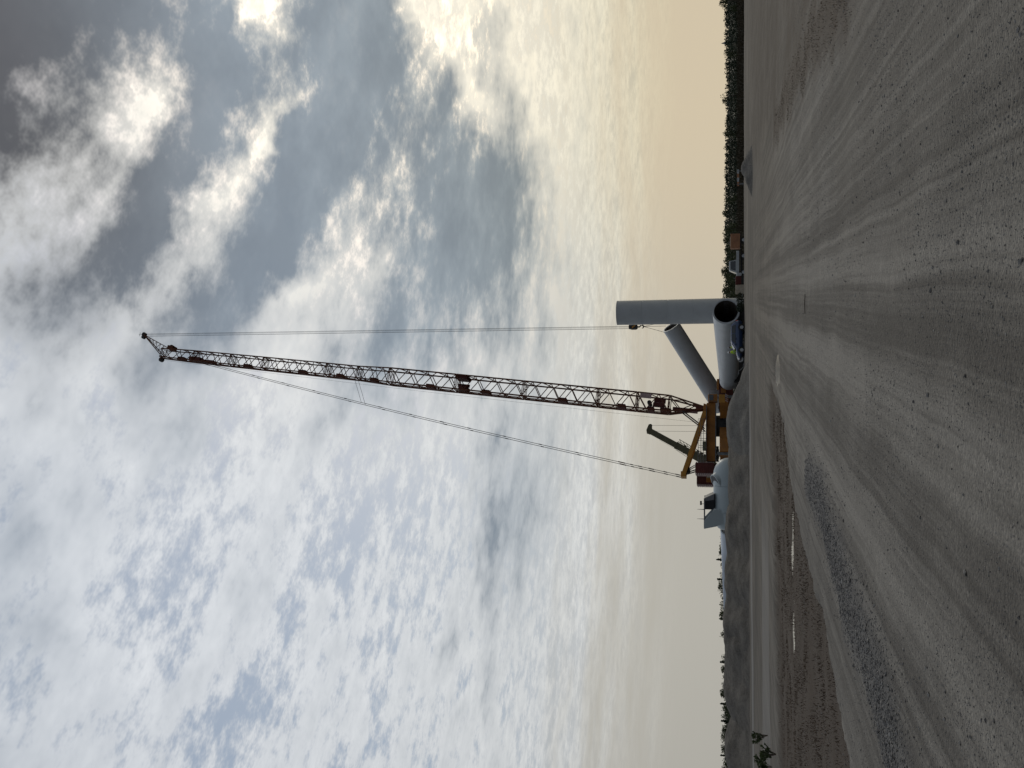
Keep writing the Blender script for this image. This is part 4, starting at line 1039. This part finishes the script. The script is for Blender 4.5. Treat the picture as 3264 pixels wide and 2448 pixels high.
# ------------------------------------------------------------------ two workers in yellow jackets
def person(loc, rz, label, helmet, height, lean):
    V, E, R = [], [], []
    def v(p, r, par=None):
        V.append(p); R.append(r)
        if par is not None: E.append((par, len(V) - 1))
        return len(V) - 1
    k = height / 1.75
    pel = v((0, 0, 0.95), 0.15); w = v((0.01, 0, 1.12), 0.14, pel); ch = v((0.02 + lean * 0.5, 0, 1.32), 0.165, w); nb = v((0.02 + lean, 0, 1.46), 0.10, ch)
    nk = v((0.03 + lean, 0, 1.53), 0.055, nb); hd = v((0.05 + lean, 0, 1.61), 0.085, nk); ht = v((0.045 + lean, 0, 1.70), 0.088, hd)
    v((0.125 + lean, 0, 1.60), 0.02, hd)                                                    # nose
    for s in (-1, 1): v((0.03 + lean, s * 0.088, 1.605), 0.016, hd)                         # ears
    for s in (-1, 1):
        h = v((0, s * 0.10, 0.90), 0.10, pel); kn = v((0.03, s * 0.11, 0.50), 0.062, h); an = v((-0.01, s * 0.115, 0.10), 0.045, kn); v((0.13, s * 0.125, 0.035), 0.036, an)
        sh = v((0.01 + lean, s * 0.19, 1.41), 0.068, nb); el_ = v((0.02 + lean * 0.8, s * 0.27, 1.15), 0.050, sh); wr = v((0.17 + lean * 0.8, s * 0.22, 0.98), 0.032, el_)
        pm = v((0.225 + lean * 0.8, s * 0.205, 0.945), 0.030, wr)
        for f, (dx, dy) in enumerate(((0.075, 0.030), (0.085, 0.010), (0.080, -0.010), (0.065, -0.030))):
            a = v((0.225 + lean * 0.8 + dx * 0.5, s * (0.205 + dy), 0.925), 0.0095, pm); v((0.225 + lean * 0.8 + dx, s * (0.205 + dy), 0.895), 0.008, a)
        v((0.225 + lean * 0.8 + 0.02, s * 0.155, 0.925), 0.010, pm)                          # thumb
    me = bpy.data.meshes.new('skeleton'); me.from_pydata([(x * k, y * k, z * k) for x, y, z in V], E, [])
    so = bpy.data.objects.new('skeleton', me); COL.objects.link(so)
    md = so.modifiers.new('skin', 'SKIN'); md.use_smooth_shade = True
    for i, sv_ in enumerate(me.skin_vertices[0].data): sv_.radius = (R[i] * k, R[i] * k * (0.75 if i in (0, 1, 2) else 1.0)); sv_.use_root = (i == 0)
    sb = so.modifiers.new('sub', 'SUBSURF'); sb.levels = 1; sb.render_levels = 1
    dg = bpy.context.evaluated_depsgraph_get(); dg.update()
    ev = bpy.data.meshes.new_from_object(so.evaluated_get(dg)); ev.name = 'body'
    bpy.data.objects.remove(so)
    t = thing('person', label, 'person', loc, rz)
    ev.materials.clear()
    for q in (M_SKIN, M_VIS, M_NAVY): ev.materials.append(q)
    for p in ev.polygons:
        z = p.center.z / k; x = p.center.x / k - lean
        p.material_index = 2 if z < 0.93 and abs(p.center.y / k) < 0.19 else (0 if (z > 1.50 or (x > 0.185 - lean * 0.2 and z < 1.0)) else 1)
        p.use_smooth = True
    b = bpy.data.objects.new('body', ev); COL.objects.link(b); b.parent = t
    hc = Vector(((0.05 + lean) * k, 0, 1.675 * k))
    mb = MB(); n = 18
    mb.loft([[(hc.x + rx * math.cos(2 * math.pi * j / n) + ox, rx * 0.86 * math.sin(2 * math.pi * j / n), hc.z + z) for j in range(n)] for rx, z, ox in ((0.150, 0.0, 0.02), (0.125, 0.012, 0), (0.122, 0.06, 0), (0.10, 0.105, 0), (0.055, 0.13, 0), (0.01, 0.137, 0))])
    smooth_by_angle(mb.build('helmet', helmet, t), 60)
    mb = MB(); mb.loft([[(hc.x - 0.012 + rx * math.cos(2 * math.pi * j / n), rx * 0.92 * math.sin(2 * math.pi * j / n), hc.z + z) for j in range(n)] for rx, z in ((0.075, -0.10), (0.098, -0.05), (0.103, 0.002))]); mb.build('hair', M_HAIR, t, True)
    for s in (-1, 1):
        mb = MB(); mb.box((hc.x + 0.082, s * 0.032, hc.z - 0.055), (0.016, 0.024, 0.012)); mb.build('eye', M_NAVY, t)
    mb = MB(); mb.box((hc.x + 0.078, 0, hc.z - 0.125), (0.014, 0.045, 0.010)); mb.build('mouth', mat_mouth, t)
    for z in (1.02, 1.16):
        mb = MB(); mb.loft([[( (0.012 + lean * (z - 1) * 0.9 + 0.162 * math.cos(2 * math.pi * j / n)) * k, 0.20 * k * math.sin(2 * math.pi * j / n), zz_ * k) for j in range(n)] for zz_ in (z, z + 0.05)], caps=False); mb.build('reflective_band', M_RIM, t, True)
    return t
mat_mouth = mat('lips', (0.30, 0.10, 0.08), 0.5)
person((4.15, 99.3, gz(4.15, 99.3)), RAD(200), 'worker in yellow jacket and grey helmet behind the car bonnet', M_HELMG, 1.72, 0.02)
person((3.62, 98.9, gz(3.62, 98.9)), RAD(150), 'worker in yellow jacket and white helmet by the car front', M_HELM, 1.74, 0.06)

# ------------------------------------------------------------------ vehicles and boxes right of the upright tower
tk = thing('truck', 'small white flatbed truck with dark windows in front of the trees', 'truck', (15.9, 118.5, gz(15.9, 118.5)), RAD(180))
mb = MB(); mb.box((0, 0, 0.62), (3.2, 0.8, 0.22)); mb.build('chassis', M_DARK, tk)
mb = MB(); mb.loft([[(x, y, z) for x, y in ((-0.55, -0.85), (1.15, -0.85), (1.15, 0.85), (-0.55, 0.85))] for z in (0.95, 1.28)] + [[(x, y, 2.12) for x, y in ((-0.42, -0.76), (0.78, -0.76), (0.78, 0.76), (-0.42, 0.76))]] + [[(x, y, 2.20) for x, y in ((-0.35, -0.68), (0.66, -0.68), (0.66, 0.68), (-0.35, 0.68))]]); tcb = mb.build('cab', M_WHITE, tk)
for s in (-1, 1):
    mb = MB(); q = [Vector(p) for p in ((-0.42, s * 0.835, 1.36), (0.90, s * 0.835, 1.36), (0.68, s * 0.775, 2.02), (-0.34, s * 0.775, 2.02))]; mb.loft([q, [p + Vector((0, s * 0.02, 0.004)) for p in q]]); mb.build('window', M_GLASS, tcb)
mb = MB(); q = [Vector(p) for p in ((1.11, -0.7, 1.36), (1.11, 0.7, 1.36), (0.84, 0.66, 2.02), (0.84, -0.66, 2.02))]; mb.loft([q, [p + Vector((0.02, 0, 0.004)) for p in q]]); mb.build('windscreen', M_GLASS, tcb)
mb = MB(); mb.bbox((1.42, 0, 0.92), (0.55, 1.7, 0.66), 0.08); mb.build('bonnet', M_WHITE, tk)
for s in (-1, 1):
    mb = MB(); mb.box((-0.35, s * 0.88, 1.10), (2.6, 0.05, 0.36)); mb.build('side_board', M_WHITE, tk)
    mb = MB(); mb.box((1.70, s * 0.6, 0.95), (0.03, 0.2, 0.16)); mb.build('headlight', M_RIM, tk)
    for x in (-1.05, 1.1): wheel(tk, (x, s * 0.72, 0.36), 0.36, 0.24)
mb = MB(); mb.box((-1.1, 0, 0.93), (1.2, 1.7, 0.06)); mb.build('load_bed', M_WOOD, tk)
mb = MB(); mb.box((-1.72, 0, 1.10), (0.05, 1.74, 0.36)); mb.build('tailboard', M_WHITE, tk)

ob = thing('box_trailer', 'orange box trailer on dark wheels beside the white truck', 'trailer', (19.4, 121, gz(19.4, 121)), RAD(178))
mb = MB(); mb.bbox((0, 0, 1.45), (1.95, 1.5, 1.22), 0.04); bx_ = mb.build('box', M_ORANGE, ob)
for k in range(8):
    mb = MB(); mb.box((-0.84 + k * 0.24, 0.757, 1.45), (0.05, 0.02, 1.1)); mb.build('rib', M_ORANGE, bx_)
mb = MB(); mb.box((0, 0, 2.10), (1.1, 1.4, 0.10)); mb.build('lid', M_BEIGE, ob)
mb = MB(); mb.box((0, 0, 0.74), (2.0, 1.3, 0.16)); mb.bar((0.9, 0, 0.72), (1.9, 0, 0.62), 0.10); mb.build('frame', M_DARK, ob)
for s in (-0.7, 0.7): wheel(ob, (-0.1, s, 0.36), 0.36, 0.22)

rt = thing('generator', 'dark red generator on a skid between white truck and beige crate', 'generator', (13.75, 118, gz(13.75, 118)), RAD(176))
mb = MB(); mb.bbox((0, 0, 0.95), (1.15, 0.9, 0.8), 0.06); mb.build('canopy', M_RED, rt)
mb = MB(); mb.box((0, 0, 0.38), (1.3, 1.0, 0.5)); mb.build('skid', M_DARK, rt)
mb = MB(); mb.tube([(-0.3, 0.1, 1.3), (-0.3, 0.1, 1.62)], 0.05, 8); mb.build('exhaust', M_STEEL, rt)
mb = MB(); mb.bar((-0.5, -0.5, 1.05), (0.55, -0.5, 1.15), 0.07); mb.build('handle', M_WHITE, rt)
bc = thing('crate', 'beige crate standing beside the dark red generator', 'crate', (12.5, 117.5, gz(12.5, 117.5)), RAD(4))
mb = MB(); mb.bbox((0, 0, 0.78), (1.1, 0.9, 1.1), 0.03); mb.build('box', M_BEIGE, bc)
for x in (-0.36, 0.0, 0.36):
    mb = MB(); mb.box((x, 0, 0.11), (0.14, 0.9, 0.22)); mb.build('runner', M_WOOD, bc)
mb = MB(); mb.bar((-0.6, -0.5, 0.45), (-1.15, -0.5, 0.5), 0.12); mb.build('beam', M_WHITE, bc)

for x, y, lab in ((24.6, 106.0, 'orange and white striped barrier standing on the far yard'),):
    bt = thing('barrier', lab, 'barrier', (x, y, gz(x, y)), RAD(5))
    for k in range(4):
        mb = MB(); mb.box((-0.75 + k * 0.5, 0, 0.75), (0.5, 0.05, 0.22)); mb.build('board', M_ORANGE if k % 2 == 0 else M_WHITE, bt)
    for s in (-0.8, 0.8):
        mb = MB(); mb.bar((s, -0.25, 0), (s, 0, 0.9), 0.06); mb.bar((s, 0.25, 0), (s, 0, 0.9), 0.06); mb.build('leg', M_STEEL, bt)

# thin dark stick on the gravel, and a few single rocks
mb = MB(); mb.tube([(1.95, 19.6, gz(1.95, 19.6) + 0.02), (1.75, 19.55, gz(1.75, 19.55) + 0.03), (1.52, 19.6, gz(1.52, 19.6) + 0.02)], [0.007, 0.010, 0.007], 5)
tag(mb.build('stick', M_BARK), 'thin dark stick lying across the wheel tracks', 'stick')

# ------------------------------------------------------------------ trees and low growth
def leaf_cards(mb, c, r, n, s, rng, flat=1.0):
    for _ in range(n):
        while True:
            p = Vector((rng.uniform(-1, 1), rng.uniform(-1, 1), rng.uniform(-1, 1)))
            if p.length < 1: break
        p = Vector((p.x * r[0], p.y * r[1], p.z * r[2])) + Vector(c)
        d1 = Vector((rng.gauss(0, 1), rng.gauss(0, 1), rng.gauss(0, 1) * flat)).normalized(); d2 = d1.cross(Vector((rng.gauss(0, 1), rng.gauss(0, 1), rng.gauss(0, 1)))).normalized()
        k = s * rng.uniform(0.6, 1.4)
        mb.add([p - d1 * k, p + d2 * k * 0.6, p + d1 * k, p - d2 * k * 0.6], [(0, 1, 2, 3)])
def crown_spruce(rng, h, dens=1.0):
    mb = MB(); n = int(13 * dens) + 4
    for i in range(n):
        u = (i + 0.5) / n; z = h * (0.14 + 0.86 * u); r = h * 0.19 * (1 - u) ** 0.85 + 0.12
        for b in range(5):
            a = rng.uniform(0, 6.28); rr = r * rng.uniform(0.6, 1.15)
            leaf_cards(mb, (rr * 0.55 * math.cos(a), rr * 0.55 * math.sin(a), z - 0.12 * rr), (rr * 0.5, rr * 0.5, h * 0.035), int(6 * dens) + 1, h * 0.024, rng, 0.5)
    leaf_cards(mb, (0, 0, h * 0.98), (0.1, 0.1, h * 0.04), 4, h * 0.018, rng)
    return mb
def crown_broad(rng, h, dens=1.0):
    mb = MB(); clumps = []
    for i in range(12):
        a = rng.uniform(0, 6.28); u = rng.uniform(0.35, 0.95); r = h * 0.30 * math.sin(math.pi * min(1, u * 0.95)) * rng.uniform(0.4, 1.0)
        clumps.append((r * math.cos(a), r * math.sin(a), h * u))
    clumps.append((0, 0, h * 0.92))
    for c in clumps: leaf_cards(mb, c, (h * 0.12, h * 0.12, h * 0.09), int(44 * dens), h * 0.021, rng)
    return mb, clumps
def trunk_mb(rng, h, clumps=None):
    mb = MB(); mb.tube([(0, 0, -0.6), (rng.uniform(-.1, .1), rng.uniform(-.1, .1), h * 0.4), (rng.uniform(-.15, .15), rng.uniform(-.15, .15), h * 0.93)], [h * 0.020, h * 0.014, h * 0.004], 7)
    for c in (clumps or [])[:8]:
        z0 = c[2] * rng.uniform(0.45, 0.7); mb.tube([(0, 0, z0), (c[0] * 0.5, c[1] * 0.5, (z0 + c[2]) / 2 + 0.2), c], [h * 0.008, h * 0.005, h * 0.002], 5)
    return mb
PROTO = []
for i in range(7):
    rg_ = random.Random(40 + i); h = 10.0
    if i in (0, 2, 5): c = crown_spruce(rg_, h, 1.6); tm = trunk_mb(rg_, h); lm = M_NEEDLE
    elif i == 6: c, cl = crown_broad(rg_, h, 0.16); tm = trunk_mb(rg_, h, cl); lm = M_LEAF
    else: c, cl = crown_broad(rg_, h, 1.5); tm = trunk_mb(rg_, h, cl); lm = M_LEAF
    PROTO.append((c, tm, lm))
MESHES = []
def tree_meshes():
    for c, tm, lm in PROTO:
        out = []
        for mb_, nm, m_ in ((tm, 'trunk', M_BARK), (c, 'crown', lm)):
            me = bpy.data.meshes.new(nm); me.from_pydata(mb_.v, [], mb_.f); me.materials.append(m_); out.append(me)
        MESHES.append(out)
tree_meshes()
def tree(name, kind_i, x, y, h, label, group=None, wf=1.0):
    t = thing(name, label, 'tree', (x, y, gz(x, y)), rnd.uniform(0, 6.28), group); k = h / 10.0; t.scale = (k * rnd.uniform(0.9, 1.2) * wf, k * rnd.uniform(0.9, 1.2) * wf, k)
    for me, nm in zip(MESHES[kind_i], ('trunk', 'crown')):
        o = bpy.data.objects.new(nm, me); COL.objects.link(o); o.parent = t
    return t
def tree_px(kind_i, py_, top_px, D, label, group, name=None):
    x = (1224 - py_) * D / 2826; z = EYE - (top_px - 2316) * D / 2914
    tree(name or ('spruce_tree' if kind_i in (0, 2, 5) else 'leafy_tree'), kind_i, x, D, max(2.0, z - gz(x, D)), label, group, 0.6 if D > 325 else 0.85)
# behind the blade and the left heaps
GL = 'trees beyond the rotor blade and the left soil heaps'
def LBL(sp_, py_): return ('dark pointed spruce rising ' if sp_ else 'dark bushy tree rising ') + ('just above the white rotor blade' if py_ < 2095 else 'beyond the soil heaps past the blade tip')
for i, (py_, tp) in enumerate(((1714, 2292), (1737, 2290), (1757, 2290), (1785, 2282), (1800, 2292), (1833, 2291), (1848, 2285), (1868, 2287), (1900, 2292), (1930, 2290), (1960, 2292), (1975, 2291), (2025, 2292), (2098, 2296), (2112, 2294), (2135, 2297),
        (2160, 2299), (2185, 2297), (2212, 2294), (2245, 2294), (2262, 2297), (2285, 2295), (2300, 2297), (2325, 2299), (2345, 2293), (2360, 2294), (2392, 2297), (2410, 2295), (2432, 2300), (2450, 2297), (2475, 2295))):
    ki = (1, 3, 4, 0, 1, 3, 2, 4)[i % 8]; D = 270 + (i * 37) % 60
    tree_px(ki, py_, tp + 3, D, LBL(ki in (0, 2, 5), py_), 'trees above the rotor blade' if py_ < 2095 else 'trees past the blade tip')
GR = 'trees rising above the wood behind the white truck'
for i, (py_, tp) in enumerate(((728, 2306), (745, 2303), (765, 2307), (800, 2308), (830, 2305), (868, 2300), (880, 2306), (905, 2305), (925, 2304), (945, 2303), (955, 2301))):
    ki = (1, 3, 4)[i % 3]; tree_px(ki, py_, tp, 250 + (i * 31) % 50, 'bushy tree rising above the wood behind the white truck and crate', GR)
GE = 'trees standing out above the far wood'
for i, (py_, tp) in enumerate(((3, 2294), (22, 2301), (165, 2307), (322, 2303), (425, 2303), (470, 2306), (680, 2304), (640, 2307))):
    ki = (4, 1, 3)[i % 3]; tree_px(ki, py_, tp, 330 + (i * 23) % 40, 'tree crown standing out above the even top of the far wood', GE)
tree_px(6, 305, 2297, 335, 'thin bare-looking tree with open crown standing above the far wood', None, 'sparse_tree')
# church spire in the distance
sp = thing('church_spire', 'small pointed grey church spire showing above the far wood', 'spire', ((1224 - 136) * 600 / 2826, 600, gz(230, 600)))
mb = MB(); sh = EYE + (2316 - 2298) * 600 / 2914 - gz(230, 600); mb.box((0, 0, sh * 0.3), (4, 4, sh * 0.6)); mb.build('tower', M_BEIGE, sp)
mb = MB(); mb.loft([[(2.2 * math.cos(a), 2.2 * math.sin(a), sh * 0.6) for a in [j * math.pi / 4 for j in range(8)]], [(0.05 * math.cos(a), 0.05 * math.sin(a), sh) for a in [j * math.pi / 4 for j in range(8)]]]); mb.build('spire_roof', M_STEEL, sp)

def wood(name, rows, seed, topf):
    rng = random.Random(seed); mb = MB()
    small = [crown_spruce(random.Random(90 + k), 10.0, 0.35) for k in range(3)] + [crown_broad(random.Random(95 + k), 10.0, 0.35)[0] for k in range(4)]
    vs, fs = [], []
    for (D, x0, x1, sp_) in rows:
        x = x0
        while x < x1:
            xx, yy = x + rng.uniform(-1, 1), D + rng.uniform(-6, 6); g_ = gz(xx, yy)
            h = topf(xx, yy) - g_ + rng.gauss(0, 0.22); k = max(0.3, h / 10.0); a = rng.uniform(0, 6.28); ca_, sa_ = math.cos(a) * k * 1.25, math.sin(a) * k * 1.25
            c = rng.choice(small); o = len(vs)
            vs += [(xx + vx * ca_ - vy * sa_, yy + vx * sa_ + vy * ca_, g_ + vz * k) for vx, vy, vz in c.v]; fs += [tuple(q + o for q in f) for f in c.f]
            x += sp_ * rng.uniform(0.7, 1.3)
    me = bpy.data.meshes.new(name); me.from_pydata(vs, [], fs); me.materials.append(M_NEEDLE)
    o = bpy.data.objects.new(name, me); COL.objects.link(o); kind(o, 'stuff'); return o
def wtop(x, y): return EYE + (2316 - 2312.5) * y / 2914 + 1.0 * n3(x, y, 40.0, 1.0) 
wood('far_wood', ((335, -60, 250, 2.4), (343, -95, 260, 2.2), (350, -190, 260, 2.2), (358, -200, 260, 2.2), (366, -200, 260, 2.2), (378, -210, 270, 2.4), (392, -220, 280, 2.6)), 5, wtop)
# undergrowth in front of the wood, and rusty scrub along the edge of the yard
def scatter_leaves(name, n, sample, size, m, hgt, flat=1.0):
    mb = MB(); rng = random.Random(hash(name) % 1000 if False else len(name))
    for _ in range(n):
        x, y = sample(rng); z = gz(x, y); h = hgt(x, y, rng); s = size(x, y, rng)
        a = rng.uniform(0, 6.28); d = Vector((math.cos(a), math.sin(a), 0)); lean = Vector((rng.gauss(0, 0.35), rng.gauss(0, 0.35), 1)).normalized()
        p = Vector((x, y, z - 0.02)); t = p + lean * h
        mb.add([p - d * s, p + d * s, t + d * s * 0.25, t - d * s * 0.25], [(0, 1, 2, 3)])
    me = bpy.data.meshes.new(name); me.from_pydata(mb.v, [], mb.f); me.materials.append(m)
    o = bpy.data.objects.new(name, me); COL.objects.link(o); kind(o, 'stuff'); return o
def s_edge(rng): return rng.uniform(6, 75) if rng.random() < 0.8 else rng.uniform(-70, 6), rng.uniform(133, 150)
scatter_leaves('edge_scrub', 16000, s_edge, lambda x, y, r: r.uniform(0.05, 0.16), M_SCRUB, lambda x, y, r: max(0.12, 0.45 + 0.30 * n3(x, y, 4.0) + r.gauss(0, 0.12)) + (y - 133) * 0.045)
def s_brown(rng):
    while True:
        y = rng.uniform(11.5, 38); x = rng.uniform(-18, 0.3)
        if abs(x) < 0.56 * y + 1 and patch_brown(x, y) > 0.35 and n3(x, y, 1.4, 3.0) + 0.6 * n3(x, y, 0.4, 8.0) > rng.uniform(-0.7, 0.4): return x, y
scatter_leaves('brown_heath', 44000, s_brown, lambda x, y, r: r.uniform(0.005, 0.014), M_HEATH, lambda x, y, r: r.uniform(0.015, 0.06) * (1 + 0.9 * n3(x, y, 1.1, 4.0)))
def s_right(rng):
    while True:
        y = rng.uniform(11, 34); x = rng.uniform(4.5, 11.5)
        if patch_right(x, y) > rng.uniform(0.2, 0.9) and n3(x, y, 0.8, 3.0) > rng.uniform(-0.5, 0.3): return x, y
scatter_leaves('dry_grass', 7000, s_right, lambda x, y, r: r.uniform(0.004, 0.011), M_HEATH, lambda x, y, r: r.uniform(0.012, 0.05))
# leafy weeds at the left
def weed(x, y, h, seed, label):
    rng = random.Random(seed); t = thing('leafy_weed', label, 'plant', (x, y, gz(x, y)))
    st, lf = MB(), MB()
    for k in range(7):
        a = rng.uniform(0, 6.28); r = h * rng.uniform(0.15, 0.7); e = Vector((r * math.cos(a), r * math.sin(a), h * rng.uniform(0.55, 1.0)))
        st.tube([(0, 0, -0.03), (e.x * 0.35, e.y * 0.35, e.z * 0.6), e], [0.014, 0.010, 0.005], 5)
        for j in range(16):
            u = rng.uniform(0.3, 1.0); p = Vector((e.x * u, e.y * u, e.z * (1 - (1 - u) ** 1.6)))
            leaf_cards(lf, p, (0.10 * h, 0.10 * h, 0.07 * h), 2, 0.05 * h + 0.02, rng)
    st.build('stem', M_BARK, t); lf.build('foliage', M_WEED, t)
for i, (x, y, h, lab) in enumerate(((-15.6, 36.5, 0.55, 'tall leafy green weed at the far corner of the brown growth'), (-14.3, 34.6, 0.5, 'spreading green weed in front of the tallest weed'), (-17.6, 41.5, 0.55, 'dark green weed on the pale lane beyond the brown growth'),
        (-16.0, 40.8, 0.7, 'small green weed on the pale lane beside the dark weed'), (-13.2, 32.0, 0.6, 'low green weed inside the brown growth'))):
    weed(x, y, h, 60 + i, lab)
for i, (x, y, w, lab) in enumerate(((9.6, 101.5, 0.9, 'dark low bush between the lying tower section and the beige crate'), (8.5, 98.6, 0.6, 'dark low bush in front of the lying tower section mouth'))):
    t = thing('low_bush', lab, 'bush', (x, y, gz(x, y))); mb = MB(); leaf_cards(mb, (0, 0, 0.42), (w, w * 0.8, 0.45), 420, 0.09, random.Random(i)); mb.build('foliage', M_NEEDLE, t)
    mb = MB(); mb.tube([(0, 0, -0.05), (0.05, 0, 0.3), (0.1, 0.05, 0.6)], [0.04, 0.03, 0.01], 5); mb.build('stem', M_BARK, t)
